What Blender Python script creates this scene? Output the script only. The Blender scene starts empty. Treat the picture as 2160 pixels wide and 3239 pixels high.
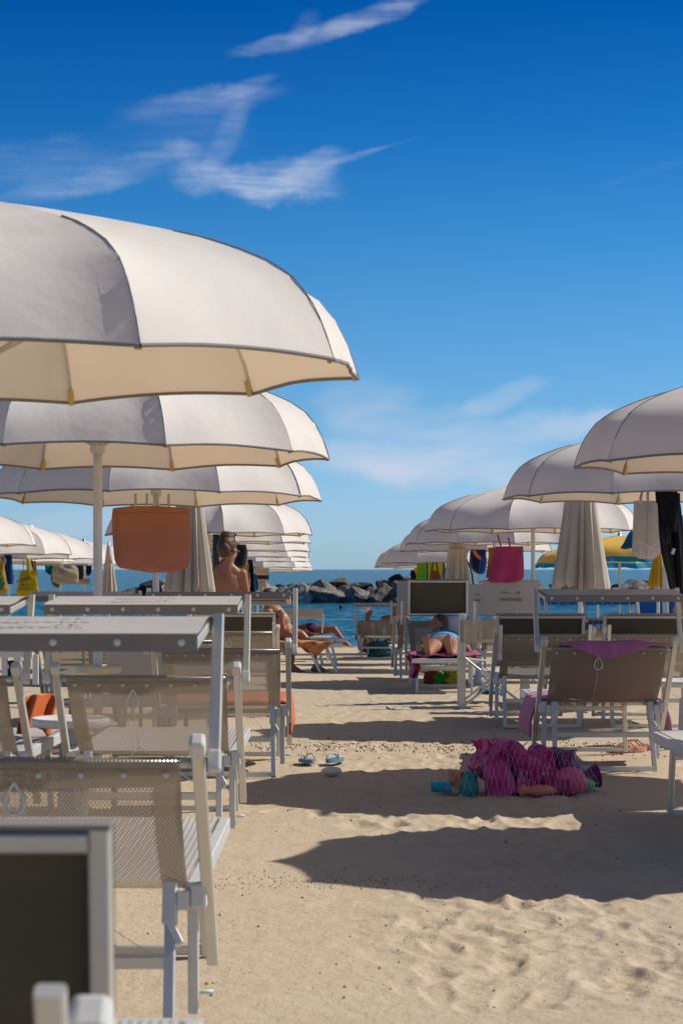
import bpy, bmesh, math, random
import numpy as np
from mathutils import Vector, Matrix
random.seed(7); rng = np.random.default_rng(7)
R = math.radians
# ------------------------------------------------------------------ camera
F = 6298.0; CZ = 1.12              # focal length in photo pixels (70 mm on 24x36), eye height
sc = bpy.context.scene
cam_d = bpy.data.cameras.new('camera'); cam = bpy.data.objects.new('camera', cam_d)
sc.collection.objects.link(cam); sc.camera = cam
cam.location = (0, 0, CZ); cam.rotation_euler = (R(90), 0, 0)
cam_d.sensor_fit = 'VERTICAL'; cam_d.sensor_height = 36; cam_d.sensor_width = 24
cam_d.lens = F / 3239 * 36; cam_d.shift_y = 180.5 / 3239
cam_d.clip_start = 0.05; cam_d.clip_end = 30000
cam_d.dof.use_dof = True; cam_d.dof.focus_distance = 14.5; cam_d.dof.aperture_fstop = 10
# ------------------------------------------------------------------ sun and sky
SUN_EL, SUN_AZ = 42.0, 72.0        # azimuth clockwise from +Y (the viewing direction)
sun_d = bpy.data.lights.new('sun', 'SUN'); sun = bpy.data.objects.new('sun', sun_d)
sc.collection.objects.link(sun)
sv = Vector((math.sin(R(SUN_AZ))*math.cos(R(SUN_EL)), math.cos(R(SUN_AZ))*math.cos(R(SUN_EL)), math.sin(R(SUN_EL))))
sun.rotation_euler = sv.to_track_quat('Z', 'Y').to_euler()
sun_d.energy = 4.6; sun_d.angle = R(0.55); sun_d.color = (1.0, 0.94, 0.85)
sc.view_settings.view_transform = 'Standard'; sc.view_settings.look = 'None'
sc.view_settings.exposure = -0.03; sc.view_settings.gamma = 1.0
world = bpy.data.worlds.new('World'); sc.world = world; world.use_nodes = True
def build_world():
    nt = world.node_tree; N = nt.nodes; L = nt.links; N.clear()
    def nd(t, **k):
        n = N.new(t)
        for a, b in k.items(): setattr(n, a, b)
        return n
    def inp(n, i, v):
        if hasattr(v, 'is_linked'): L.new(v, n.inputs[i])
        else: n.inputs[i].default_value = v
    def M(op, a, b=0.0, c=0.0, clamp=False):
        n = nd('ShaderNodeMath', operation=op, use_clamp=clamp); inp(n, 0, a); inp(n, 1, b)
        if op in ('MULTIPLY_ADD', 'SMOOTHSTEP'): inp(n, 2, c)
        return n.outputs[0]
    def ss(a, lo, hi):
        n = nd('ShaderNodeMapRange', interpolation_type='SMOOTHSTEP'); inp(n, 0, a)
        n.inputs[1].default_value = lo; n.inputs[2].default_value = hi
        return n.outputs[0]
    sky = nd('ShaderNodeTexSky', sky_type='NISHITA', sun_disc=False)
    sky.sun_elevation = R(SUN_EL); sky.sun_rotation = R(SUN_AZ); sky.altitude = 0
    sky.air_density = 1.0; sky.dust_density = 0.6; sky.ozone_density = 2.0
    tc = nd('ShaderNodeTexCoord'); sep = nd('ShaderNodeSeparateXYZ'); L.new(tc.outputs['Generated'], sep.inputs[0])
    X, Y, Z = sep.outputs
    h = M('SQRT', M('ADD', M('MULTIPLY', X, X), M('MULTIPLY', Y, Y)))
    el = M('DIVIDE', Z, M('MAXIMUM', h, 1e-3))      # tangent of the elevation
    az = M('DIVIDE', X, M('MAXIMUM', Y, 1e-2))      # tangent of the bearing from the sea direction
    ramp = nd('ShaderNodeValToRGB'); cr = ramp.color_ramp
    L.new(M('MULTIPLY', el, 1.0, clamp=True), ramp.inputs[0])
    stops = SKY_STOPS
    while len(cr.elements) > 1: cr.elements.remove(cr.elements[0])
    cr.elements[0].position = stops[0][0]; cr.elements[0].color = (*stops[0][1], 1)
    for p, c in stops[1:]:
        e = cr.elements.new(p); e.color = (*c, 1)
    mul = nd('ShaderNodeMix', data_type='RGBA', blend_type='MULTIPLY'); mul.inputs[0].default_value = 1
    L.new(sky.outputs[0], mul.inputs[6]); L.new(ramp.outputs[0], mul.inputs[7])
    # cirrus: each wisp lives at a bearing/elevation; masks in tangent units, warped by noise
    comb = nd('ShaderNodeCombineXYZ'); L.new(az, comb.inputs[0]); L.new(el, comb.inputs[1])
    def noise(scale, detail=6, rough=0.6, sx=1, sy=1, rot=0, w=0, dist=0):
        mp = nd('ShaderNodeMapping'); L.new(comb.outputs[0], mp.inputs[0])
        mp.inputs['Rotation'].default_value = (0, 0, rot); mp.inputs['Scale'].default_value = (sx, sy, 1)
        mp.inputs['Location'].default_value = (w, w*.7, 0)
        n = nd('ShaderNodeTexNoise'); L.new(mp.outputs[0], n.inputs[0])
        n.inputs['Scale'].default_value = scale; n.inputs['Detail'].default_value = detail
        n.inputs['Roughness'].default_value = rough; n.inputs['Distortion'].default_value = dist
        return n.outputs[0]
    warp = M('MULTIPLY', M('SUBTRACT', noise(22, 8, .6), .5), 1.0)
    warp2 = M('MULTIPLY', M('SUBTRACT', noise(18, 8, .6, w=5), .5), 1.0)
    total = None
    # (px, py, half length px, half width px, angle deg, strength, fibre angle)
    for (px, py, a, b, ang, st, fa, wisp) in CLOUDS:
        cx, cy = (px-1080)/F, (1800-py)/F; ca, sa = math.cos(R(ang)), math.sin(R(ang))
        wx = M('MULTIPLY', warp, 1.2*b/F); wy = M('MULTIPLY', warp2, 2.6*b/F)
        u0 = M('ADD', M('SUBTRACT', az, cx), wx); v0 = M('ADD', M('SUBTRACT', el, cy), wy)
        u = M('DIVIDE', M('ADD', M('MULTIPLY', u0, ca), M('MULTIPLY', v0, sa)), a/F)
        v = M('DIVIDE', M('SUBTRACT', M('MULTIPLY', v0, ca), M('MULTIPLY', u0, sa)), b/F)
        r2 = M('ADD', M('MULTIPLY', u, u), M('MULTIPLY', v, v))
        mask = M('SUBTRACT', 1.0, ss(r2, 0.0, 1.0))
        if wisp:
            fib = noise(16, 12, .62, 1.0, 11, rot=R(-fa), w=px*.013, dist=.25); soft = noise(26, 8, .6, 1, 1.6, rot=R(-fa), w=px*.007)
            tex = M('MULTIPLY', M('ADD', M('MULTIPLY', ss(fib, .34, .68), .62), .38), M('ADD', M('MULTIPLY', ss(soft, .30, .62), .6), .4))
        else:
            soft = noise(16, 8, .55, 1, 2.6, rot=R(-fa), w=px*.007); tex = M('ADD', M('MULTIPLY', ss(soft, .28, .66), .65), .35)
        val = M('MULTIPLY', M('MULTIPLY', M('POWER', mask, 1.4 if wisp else 1.2), tex), st*(.84 if wisp else .95))
        total = val if total is None else M('ADD', total, val)
    fr = M('GREATER_THAN', Y, 0.05)
    total = M('MINIMUM', M('MULTIPLY', total, fr), .85)
    mix = nd('ShaderNodeMix', data_type='RGBA'); L.new(total, mix.inputs[0])
    L.new(mul.outputs[2], mix.inputs[6]); mix.inputs[7].default_value = (6.0, 6.7, 8.1, 1)
    bg = nd('ShaderNodeBackground'); L.new(mix.outputs[2], bg.inputs[0]); bg.inputs[1].default_value = 0.1
    out = nd('ShaderNodeOutputWorld'); L.new(bg.outputs[0], out.inputs[0])
SKY_STOPS = [(0.0, (.77,1.22,2.0)), (0.03, (.62,1.0,1.70)), (0.08, (.38,.78,1.26)), (.16, (.17,.63,1.08)), (.22, (.05,.45,.95)), (.29, (.0,.29,.77)), (.45,(.2,.45,.85)), (.8, (.55,.50,.48))]
CLOUDS = [
 (1150, 60, 330, 46, 20, .62, 20, 1), (880, 135, 190, 34, 14, .45, 16, 1), (960, 95, 90, 44, 50, .22, 60, 1),
 (640, 330, 320, 62, 8, .36, 9, 1), (770, 285, 140, 34, 24, .30, 24, 1), (720, 420, 170, 52, 62, .30, 60, 1), (560, 430, 300, 100, 4, .12, 8, 1),
 (800, 570, 320, 88, -3, .85, 7, 1), (640, 520, 170, 60, -30, .45, 30, 1), (970, 548, 180, 60, 22, .46, 26, 1), (1110, 500, 160, 15, 19, .26, 19, 1), (1240, 458, 120, 8, 15, .10, 15, 1),
 (240, 600, 400, 48, 13, .34, 13, 1), (150, 540, 330, 110, 6, .20, 8, 1), (430, 515, 220, 40, 10, .32, 10, 1),
 (1160, 1240, 230, 80, 12, .36, 6, 0), (1290, 1312, 330, 76, 2, .50, 2, 0), (1590, 1262, 190, 48, 14, .36, 8, 0),
 (1620, 1375, 480, 76, 3, .48, 4, 0), (1150, 1440, 400, 96, -2, .50, -3, 0), (1460, 1482, 480, 90, 0, .58, 0, 0),
 (1830, 1360, 230, 44, 8, .42, 8, 0), (2050, 555, 200, 20, 14, .05, 14, 1), (300, 1640, 360, 60, 0, .25, 0, 0)]
build_world()
# ------------------------------------------------------------------ helpers
def P(px, py, d): return Vector(((px-1080)/F*d, d, CZ-(py-1800)/F*d))
GP = [(-60,.05),(0,.0),(11,0),(15,-.06),(20,-.14),(23,-.17),(27,-.25),(31.5,-.38),(36,-.5),(40,-.58),(44,-.66),(49.5,-.78),(60,-1.25),(90,-2.6),(6000,-9)]
def g(d): return float(np.interp(d, [p[0] for p in GP], [p[1] for p in GP]))
SEA = -.78
C = sc.collection
def tag(o, label=None, cat=None, group=None, kind=None):
    if label: o['label'] = label
    if cat: o['category'] = cat
    if group: o['group'] = group
    if kind: o['kind'] = kind
    return o
def empty(name, loc=(0,0,0), rz=0, **k):
    o = bpy.data.objects.new(name, None); C.objects.link(o); o.location = loc; o.rotation_euler = (0,0,rz)
    o.empty_display_size = .1
    return tag(o, **k)
def mesh(name, v, f, mat=None, parent=None, smooth=False, uv=None, loc=(0,0,0), **k):
    me = bpy.data.meshes.new(name); me.from_pydata([tuple(p) for p in v], [], f); 
    if smooth: me.shade_smooth()
    if uv is not None:
        l = me.uv_layers.new(name='UVMap')
        vi = np.zeros(len(me.loops), dtype=np.int32); me.loops.foreach_get('vertex_index', vi)
        l.data.foreach_set('uv', np.asarray(uv, dtype=np.float32)[vi].ravel())
    for m in (mat if isinstance(mat, (list, tuple)) else [mat]):
        if m: me.materials.append(m)
    o = bpy.data.objects.new(name, me); C.objects.link(o); o.location = loc
    if parent: o.parent = parent
    return tag(o, **k)
class MB:
    """collects closed shapes, then links them as one mesh object"""
    def __init__(s): s.v = []; s.f = []; s.m = []; s.sm = []
    def add(s, v, f, m=0, sm=False):
        n = len(s.v); s.v += [tuple(p) for p in v]; s.f += [tuple(i+n for i in q) for q in f]; s.m += [m]*len(f); s.sm += [sm]*len(f); return s
    def box(s, c, size, rot=None, m=0, bev=0):
        bm = bmesh.new(); bmesh.ops.create_cube(bm, size=1)
        bmesh.ops.scale(bm, vec=size, verts=bm.verts)
        if bev: bmesh.ops.bevel(bm, geom=bm.edges[:], offset=bev, segments=2, affect='EDGES', profile=.5)
        if rot is not None: bmesh.ops.rotate(bm, cent=(0,0,0), matrix=rot, verts=bm.verts)
        bmesh.ops.translate(bm, vec=c, verts=bm.verts)
        bm.verts.index_update()
        s.add([v.co[:] for v in bm.verts], [[v.index for v in f.verts] for f in bm.faces], m); bm.free(); return s
    def bar(s, a, b, w, h, side=(1,0,0), m=0, bev=.003):
        """rectangular tube from a to b; w along 'side', h across"""
        a, b = Vector(a), Vector(b); t = (b-a).normalized(); sd = Vector(side); sd = (sd-t*sd.dot(t)).normalized(); u = t.cross(sd)
        q = [(-w/2+bev,-h/2),(w/2-bev,-h/2),(w/2,-h/2+bev),(w/2,h/2-bev),(w/2-bev,h/2),(-w/2+bev,h/2),(-w/2,h/2-bev),(-w/2,-h/2+bev)]
        v = [a+sd*x+u*y for x,y in q]+[b+sd*x+u*y for x,y in q]; n = 8
        f = [(i,(i+1)%n,n+(i+1)%n,n+i) for i in range(n)]+[tuple(range(n-1,-1,-1)),tuple(range(n,2*n))]
        return s.add(v, f, m)
    def tube(s, pts, r, n=8, m=0, cap=True):
        pts = [Vector(p) for p in pts]; rs = r if isinstance(r, (list, tuple)) else [r]*len(pts); v = []; ref = None
        for i, p in enumerate(pts):
            t = (pts[min(i+1,len(pts)-1)]-pts[max(i-1,0)]).normalized()
            if ref is None: ref = Vector((0,0,1)) if abs(t.z) < .9 else Vector((1,0,0))
            sd = t.cross(ref).normalized(); u = sd.cross(t)
            ref = u
            v += [p+(sd*math.cos(2*math.pi*k/n)+u*math.sin(2*math.pi*k/n))*rs[i] for k in range(n)]
        f = [(i*n+k, i*n+(k+1)%n, (i+1)*n+(k+1)%n, (i+1)*n+k) for i in range(len(pts)-1) for k in range(n)]
        s.add(v, f, m, True)
        if cap:
            L0 = len(s.v)-len(v); s.f += [tuple(L0+k for k in range(n-1,-1,-1)), tuple(L0+(len(pts)-1)*n+k for k in range(n))]; s.m += [m,m]; s.sm += [False,False]
        return s
    def lathe(s, prof, c=(0,0,0), n=16, m=0, axis=None):
        v = []; c = Vector(c)
        for r, z in prof: v += [Vector((r*math.cos(2*math.pi*k/n), r*math.sin(2*math.pi*k/n), z)) for k in range(n)]
        if axis is not None:
            q = Vector(axis).to_track_quat('Z','Y'); v = [q @ p for p in v]
        v = [p+c for p in v]
        f = [(i*n+k, i*n+(k+1)%n, (i+1)*n+(k+1)%n, (i+1)*n+k) for i in range(len(prof)-1) for k in range(n)]
        f += [tuple(range(n-1,-1,-1)), tuple((len(prof)-1)*n+k for k in range(n))]
        return s.add(v, f, m, True)
    def sheet(s, fn, nu, nv, m=0):
        v = [fn(i/nu, j/nv) for j in range(nv+1) for i in range(nu+1)]
        f = [(j*(nu+1)+i, j*(nu+1)+i+1, (j+1)*(nu+1)+i+1, (j+1)*(nu+1)+i) for j in range(nv) for i in range(nu)]
        return s.add(v, f, m, True)
    def build(s, name, mat, parent=None, **k):
        me = bpy.data.meshes.new(name); me.from_pydata(s.v, [], s.f)
        for mt in (mat if isinstance(mat,(list,tuple)) else [mat]): me.materials.append(mt)
        me.polygons.foreach_set('material_index', s.m); me.polygons.foreach_set('use_smooth', s.sm); me.update()
        o = bpy.data.objects.new(name, me); C.objects.link(o)
        if parent: o.parent = parent
        return tag(o, **k)
def copy_tree(o, parent=None):
    c = o.copy(); C.objects.link(c); c.parent = parent
    for ch in list(o.children): copy_tree(ch, c)
    return c
def lin(c):
    return tuple(((x/255)/12.92 if x/255 <= .04045 else ((x/255+.055)/1.055)**2.4) for x in c)
# ------------------------------------------------------------------ materials
class NT:
    def __init__(s, name):
        s.mat = bpy.data.materials.new(name); s.mat.use_nodes = True; s.t = s.mat.node_tree; s.t.nodes.clear()
        s.out = s.t.nodes.new('ShaderNodeOutputMaterial'); s.b = s.n('ShaderNodeBsdfPrincipled'); s.l(s.b.outputs[0], s.out.inputs[0])
    def n(s, t, **k):
        x = s.t.nodes.new(t)
        for a, b in k.items(): setattr(x, a, b)
        return x
    def l(s, a, b): s.t.links.new(a, b)
    def set(s, n, i, v):
        if hasattr(v, 'is_linked'): s.l(v, n.inputs[i])
        else: n.inputs[i].default_value = v
    def m(s, op, a, b=0.0, clamp=False):
        x = s.n('ShaderNodeMath', operation=op, use_clamp=clamp); s.set(x,0,a); s.set(x,1,b); return x.outputs[0]
    def coord(s, kind='Object', scale=(1,1,1), rot=(0,0,0), loc=(0,0,0)):
        c = s.n('ShaderNodeTexCoord') if kind != 'World' else s.n('ShaderNodeNewGeometry'); mp = s.n('ShaderNodeMapping')
        s.l(c.outputs[kind if kind != 'World' else 'Position'], mp.inputs[0])
        mp.inputs['Scale'].default_value = scale; mp.inputs['Rotation'].default_value = rot; mp.inputs['Location'].default_value = loc; return mp.outputs[0]
    def noise(s, vec, scale, detail=4, rough=.5, dist=0):
        x = s.n('ShaderNodeTexNoise'); s.l(vec, x.inputs[0]); x.inputs['Scale'].default_value = scale
        x.inputs['Detail'].default_value = detail; x.inputs['Roughness'].default_value = rough; x.inputs['Distortion'].default_value = dist; return x.outputs[0]
    def ramp(s, f, stops):
        x = s.n('ShaderNodeValToRGB'); s.l(f, x.inputs[0]); cr = x.color_ramp
        cr.elements[0].position = stops[0][0]; cr.elements[0].color = (*stops[0][1],1); cr.elements[1].position = stops[-1][0]; cr.elements[1].color = (*stops[-1][1],1)
        for p, c in stops[1:-1]: e = cr.elements.new(p); e.color = (*c,1)
        return x.outputs[0]
    def mix(s, f, a, b, blend='MIX'):
        x = s.n('ShaderNodeMix', data_type='RGBA', blend_type=blend); s.set(x,0,f)
        s.set(x,6,a if hasattr(a,'is_linked') else (*a,1)); s.set(x,7,b if hasattr(b,'is_linked') else (*b,1)); return x.outputs[2]
    def bump(s, h, strength=.3, dist=.01):
        x = s.n('ShaderNodeBump'); s.l(h, x.inputs['Height']); x.inputs['Strength'].default_value = strength; x.inputs['Distance'].default_value = dist
        s.l(x.outputs[0], s.b.inputs['Normal']); return x.outputs[0]
    def base(s, v): s.set(s.b, 'Base Color', v if hasattr(v,'is_linked') else (*v,1)); return s
    def p(s, **k):
        for a, b in k.items(): s.set(s.b, a.replace('_',' '), b)
        return s
def cloth(name, col, trans=.0, tcol=None, rough=.9, wr=.4, weave=600, var=.1):
    t = NT(name); c = t.coord(); n1 = t.noise(c, 5, 4); n2 = t.noise(c, weave, 1)
    dark = tuple(x*(1-2*var) for x in col); lite = tuple(min(1,x*(1+var)) for x in col)
    colr = t.mix(t.ramp(t.noise(c, 1.7, 6, .65, .8), [(.56,(0,0,0)),(.74,(1,1,1))]), t.mix(n1, dark, lite), tuple(x*k for x, k in zip(col, (.90,.86,.78)))); t.base(colr).p(Roughness=rough, Specular_IOR_Level=.15)
    t.b.inputs['Sheen Weight'].default_value = .1
    h = t.m('ADD', t.m('ADD', t.m('MULTIPLY', t.noise(c, 9, 4, .6), .7), t.m('MULTIPLY', t.noise(c, 2.6, 3, .5, 1.2), 1.6)), t.m('MULTIPLY', n2, .04))
    bn = t.bump(h, wr, .02)
    if trans:
        tr = t.n('ShaderNodeBsdfTranslucent'); tr.inputs[0].default_value = (*(tcol or col),1); t.l(bn, tr.inputs['Normal'])
        mx = t.n('ShaderNodeMixShader'); mx.inputs[0].default_value = trans
        t.l(t.b.outputs[0], mx.inputs[1]); t.l(tr.outputs[0], mx.inputs[2]); t.l(mx.outputs[0], t.out.inputs[0])
    return t.mat
def plain(name, col, rough=.5, metal=0, var=.06, sc_=30, bump=0):
    t = NT(name); c = t.coord(); n = t.noise(c, sc_, 4, .6)
    t.base(t.mix(n, tuple(x*(1-2*var) for x in col), tuple(min(1,x*(1+var)) for x in col))).p(Metallic=metal)
    t.p(Roughness=t.m('ADD', t.m('MULTIPLY', n, .2), rough-.1))
    if bump: t.bump(n, bump, .005)
    return t.mat
M = {}
def mats():
    M['alu'] = plain('anodised_aluminium', (.66,.65,.59), .34, .45, .06, 14)
    M['alu_w'] = plain('painted_aluminium', (.70,.70,.67), .38, .25, .05, 14)
    M['plastic'] = plain('white_plastic', (.66,.64,.60), .45, 0, .08, 20)
    M['cream_plastic'] = plain('cream_plastic', (.72,.62,.42), .45, 0, .06, 20)
    M['clip'] = plain('yellow_plastic', (.62,.46,.14), .5, 0, .08, 20)
    M['chrome'] = plain('chrome', (.8,.8,.8), .12, 1, .02)
    M['snap'] = plain('snap_metal', (.62,.60,.56), .5, .1, .05)
    M['pole'] = plain('pole_paint', (.70,.68,.62), .4, .15, .07, 9)
    M['canopy'] = cloth('parasol_fabric', (.80,.77,.725), .22, (.92,.66,.42), wr=.16, weave=900, var=.012)
    M['piping'] = cloth('hem_binding', (.26,.24,.22), var=.1)
    M['closed'] = cloth('folded_parasol_fabric', (.60,.52,.42), .12, (.7,.5,.3), wr=.2)
    M['canvas'] = cloth('awning_canvas', (.46,.425,.375), wr=.25, var=.05)
    M['canvas_lip_shaded'] = cloth('awning_lip_shaded', (.25,.22,.19), wr=.2)  # same canvas as the awning top, its shade put into a darker colour
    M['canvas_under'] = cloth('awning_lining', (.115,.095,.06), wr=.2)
    M['print'] = plain('black_print', (.09,.085,.08), .8)
    for nm, a, b in (('mesh', (.44,.365,.275), (.055,.04,.03)), ('mesh_blue', (.03,.08,.30), (.01,.03,.14))):
        t = NT(nm+'_textilene'); uv = t.n('ShaderNodeTexCoord').outputs['UV']; sp = t.n('ShaderNodeSeparateXYZ'); t.l(uv, sp.inputs[0])
        u = t.m('MULTIPLY', sp.outputs[0], 1/.0088); v = t.m('MULTIPLY', sp.outputs[1], 1/.0088)
        par = t.m('MULTIPLY', t.m('FRACT', t.m('MULTIPLY', t.m('FLOOR', v), .5)), 1.0)
        fu = t.m('ABSOLUTE', t.m('SUBTRACT', t.m('FRACT', t.m('ADD', u, par)), .5)); fv = t.m('ABSOLUTE', t.m('SUBTRACT', t.m('FRACT', v), .5))
        hole = t.m('MULTIPLY', t.m('LESS_THAN', fu, .25), t.m('LESS_THAN', fv, .29))
        edge = t.m('MAXIMUM', fu, fv)
        col = t.mix(t.m('MULTIPLY', edge, 1.9, True), b, a)
        t.base(col).p(Roughness=.6)
        tr = t.n('ShaderNodeBsdfTransparent'); tl = t.n('ShaderNodeBsdfTranslucent'); tl.inputs[0].default_value = (*[x*1.1 for x in a],1)
        m1 = t.n('ShaderNodeMixShader'); m1.inputs[0].default_value = .20; t.l(t.b.outputs[0], m1.inputs[1]); t.l(tl.outputs[0], m1.inputs[2])
        m2 = t.n('ShaderNodeMixShader'); t.l(hole, m2.inputs[0]); t.l(m1.outputs[0], m2.inputs[1]); t.l(tr.outputs[0], m2.inputs[2]); t.l(m2.outputs[0], t.out.inputs[0])
        M[nm] = t.mat
    t = NT('seat_sling'); uv = t.n('ShaderNodeTexCoord').outputs['UV']; sp = t.n('ShaderNodeSeparateXYZ'); t.l(uv, sp.inputs[0])
    st = t.m('ABSOLUTE', t.m('SUBTRACT', t.m('FRACT', t.m('MULTIPLY', sp.outputs[0], 60)), .5))
    t.base(t.mix(t.m('MULTIPLY', st, 2, True), (.34,.31,.27), (.62,.60,.58))).p(Roughness=.6); M['seat'] = t.mat
    # sand
    t = NT('sand'); c = t.coord('World'); big = t.noise(c, .9, 5, .6); mid = t.noise(c, 7, 5, .6); fine = t.noise(c, 160, 3, .7)
    sp = t.noise(c, 55, 2, .5)
    col = t.mix(big, (.555,.45,.32), (.65,.545,.405)); col = t.mix(t.ramp(mid, [(.3,(0,0,0)),(.7,(1,1,1))]), col, t.mix(.35, col, (.44,.32,.20)))
    col = t.mix(t.ramp(sp, [(.64,(0,0,0)),(.74,(1,1,1))]), col, (.30,.22,.14)); col = t.mix(t.ramp(fine, [(.3,(.0,.0,.0)),(.8,(1,1,1))]), t.mix(.25, col, (.3,.21,.13)), col)
    # damp band by the water
    spz = t.n('ShaderNodeSeparateXYZ'); t.l(t.n('ShaderNodeNewGeometry').outputs['Position'], spz.inputs[0])
    wet = t.m('SUBTRACT', 1.0, t.m('DIVIDE', t.m('SUBTRACT', spz.outputs[2], SEA), .07, True), True)
    col = t.mix(wet, col, (.16,.12,.08)); t.base(col).p(Roughness=.92, Specular_IOR_Level=.2)
    h = t.m('ADD', t.m('MULTIPLY', mid, .6), t.m('ADD', t.m('MULTIPLY', t.noise(c, 28, 5, .65), .35), t.m('MULTIPLY', fine, .16))); t.bump(h, .6, .03); M['sand'] = t.mat
    M['clod'] = plain('damp_sand_crumb', (.24,.16,.10), .95, 0, .3, 60, .5)
    M['shell'] = plain('shell', (.72,.66,.56), .5, 0, .15, 40)
    # water
    t = NT('sea_water'); c = t.coord('World', (.55,1,1)); w1 = t.noise(c, 1.1, 4, .6); w2 = t.noise(c, 4.5, 4, .6); w3 = t.noise(t.coord('World',(.06,.3,1)), .7, 4, .6)
    geo = t.n('ShaderNodeNewGeometry'); sp = t.n('ShaderNodeSeparateXYZ'); t.l(geo.outputs['Position'], sp.inputs[0])
    far = t.m('DIVIDE', t.m('SUBTRACT', sp.outputs[1], 60), 90, True)
    col = t.mix(far, (.025,.145,.24), (.0,.09,.135)); col = t.mix(t.ramp(w3, [(.35,(0,0,0)),(.7,(1,1,1))]), col, (.004,.09,.15))
    t.base(col).p(Roughness=.15, IOR=1.16, Specular_IOR_Level=.3); t.bump(t.m('ADD', t.m('MULTIPLY', w1, .6), t.m('ADD', t.m('MULTIPLY', w2, .25), t.m('MULTIPLY', w3, 1.2))), 1.0, .9); M['sea'] = t.mat
    for k, (a, b) in enumerate([((.10,.085,.07),(.022,.02,.018)), ((.55,.51,.45),(.13,.12,.105)), ((.40,.34,.26),(.07,.06,.045)), ((.80,.76,.70),(.40,.36,.31))]):
        t = NT('rock_%s' % ('dark','grey','brown','pale')[k]); c = t.coord(); n = t.noise(c, 2.2, 8, .7); n2 = t.noise(c, 7, 5, .7)
        t.base(t.mix(t.ramp(n, [(.38,(0,0,0)),(.62,(1,1,1))]), b, t.mix(n2, tuple(x*.6 for x in a), a))).p(Roughness=.85); t.bump(t.m('ADD', n, t.m('MULTIPLY', n2, .6)), 1.0, .45); M['rock%d' % k] = t.mat
mats()
# ------------------------------------------------------------------ ground, sea, breakwater
def vnoise(x, y, seed=0):
    xi, yi = np.floor(x).astype(np.int64), np.floor(y).astype(np.int64); fx, fy = x-xi, y-yi
    fx = fx*fx*(3-2*fx); fy = fy*fy*(3-2*fy)
    def h(a, b):
        n = (a*374761393 + b*668265263 + seed*1442695041) & 0xffffffff; n = ((n ^ (n >> 13))*1274126177) & 0xffffffff
        return ((n ^ (n >> 16)) & 0xffff)/65535.0
    return (h(xi,yi)*(1-fx)+h(xi+1,yi)*fx)*(1-fy)+(h(xi,yi+1)*(1-fx)+h(xi+1,yi+1)*fx)*fy-.5
PRINTS = []
def add_prints():
    r = random.Random(5)
    for k in range(1500):                       # scattered footprints on the walked aisle
        y = 5.2*math.exp(r.random()*2.25); x = r.uniform(-.25, .95)*(.6+.05*y)+.15
        if y < 8.6 and x < .25 and r.random() < .93: continue
        PRINTS.append((x, y, r.uniform(-.6,.6)+(math.pi if r.random()<.5 else 0), r.uniform(.09,.14), r.uniform(.035,.06), r.uniform(.003,.009)))
    for k in range(900): PRINTS.append((r.uniform(-9, 9), 9*math.exp(r.random()*1.65), r.uniform(0, 6.3), r.uniform(.08,.14), r.uniform(.04,.07), r.uniform(.005,.012)))
    for k in range(60): PRINTS.append((r.uniform(.10,.95), r.uniform(5.0,6.9), r.uniform(-1.6,1.6), r.uniform(.04,.09), r.uniform(.022,.038), r.uniform(.004,.008)))
add_prints()
PRINTS[:] = [(x, y, a, L, W, D*(.62 if y < 8 else .85)) for (x, y, a, L, W, D) in PRINTS]
def fan(rows, us, wfun, zfun):
    Yg = np.repeat(rows[:,None], len(us), 1); Xg = us[None,:]*wfun(rows)[:,None]; Zg = zfun(Xg, Yg)
    v = np.stack([Xg,Yg,Zg],-1).reshape(-1,3); ny, nx = Xg.shape; i = np.arange(nx-1); j = np.arange(ny-1)[:,None]
    a = (j*nx+i).ravel(); f = np.stack([a, a+1, a+nx+1, a+nx], 1); return v, f
def np_mesh(name, v, f, mat, **k):
    me = bpy.data.meshes.new(name); me.vertices.add(len(v)); me.vertices.foreach_set('co', v.astype(np.float32).ravel())
    me.loops.add(f.size); me.loops.foreach_set('vertex_index', f.astype(np.int32).ravel())
    me.polygons.add(len(f)); me.polygons.foreach_set('loop_start', np.arange(0, f.size, 4, dtype=np.int32))
    me.update(calc_edges=True); me.polygons.foreach_set('use_smooth', np.ones(len(f), dtype=bool)); me.materials.append(mat)
    o = bpy.data.objects.new(name, me); C.objects.link(o); return tag(o, **k)
gx = np.array([p[0] for p in GP]); gz = np.array([p[1] for p in GP])
def sand_z(X, Y):
    base = np.interp(Y, gx, gz); base = (base + np.interp(Y-1.5, gx, gz) + np.interp(Y+1.5, gx, gz))/3
    fade = np.clip((52-Y)/3, 0, 1)
    smooth_left = 1-.75*np.clip((.22-X)/.25, 0, 1)*np.clip((8.8-Y)/1, 0, 1)
    z = .018*vnoise(X*1.0, Y*.8, 1)+.007*vnoise(X*2.6+7, Y*2.3, 2)*smooth_left+.0035*vnoise(X*6.5, Y*6.3, 3)*smooth_left+.0022*vnoise(X*21, Y*19, 4)+.0012*vnoise(X*55,Y*52,9)
    rk = np.abs(vnoise(X*2.2+30, Y*5.5, 6)); z = z + .03*(.2-np.minimum(rk,.2))*fade*smooth_left*.22
    z = z*fade
    for (px, py, a, L, W, D) in PRINTS:
        m = (np.abs(X-px) < .3) & (np.abs(Y-py) < .3)
        if not m.any(): continue
        dx, dy = X[m]-px, Y[m]-py; u = (dx*math.sin(a)+dy*math.cos(a))/L; w = (dx*math.cos(a)-dy*math.sin(a))/W
        r = u*u+w*w; z[m] += (-D*1.15*np.exp(-r**3*.8)+D*.38*np.exp(-(np.sqrt(r)-1.35)**2*9))*(52-py > 6)
    return base+z
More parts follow.
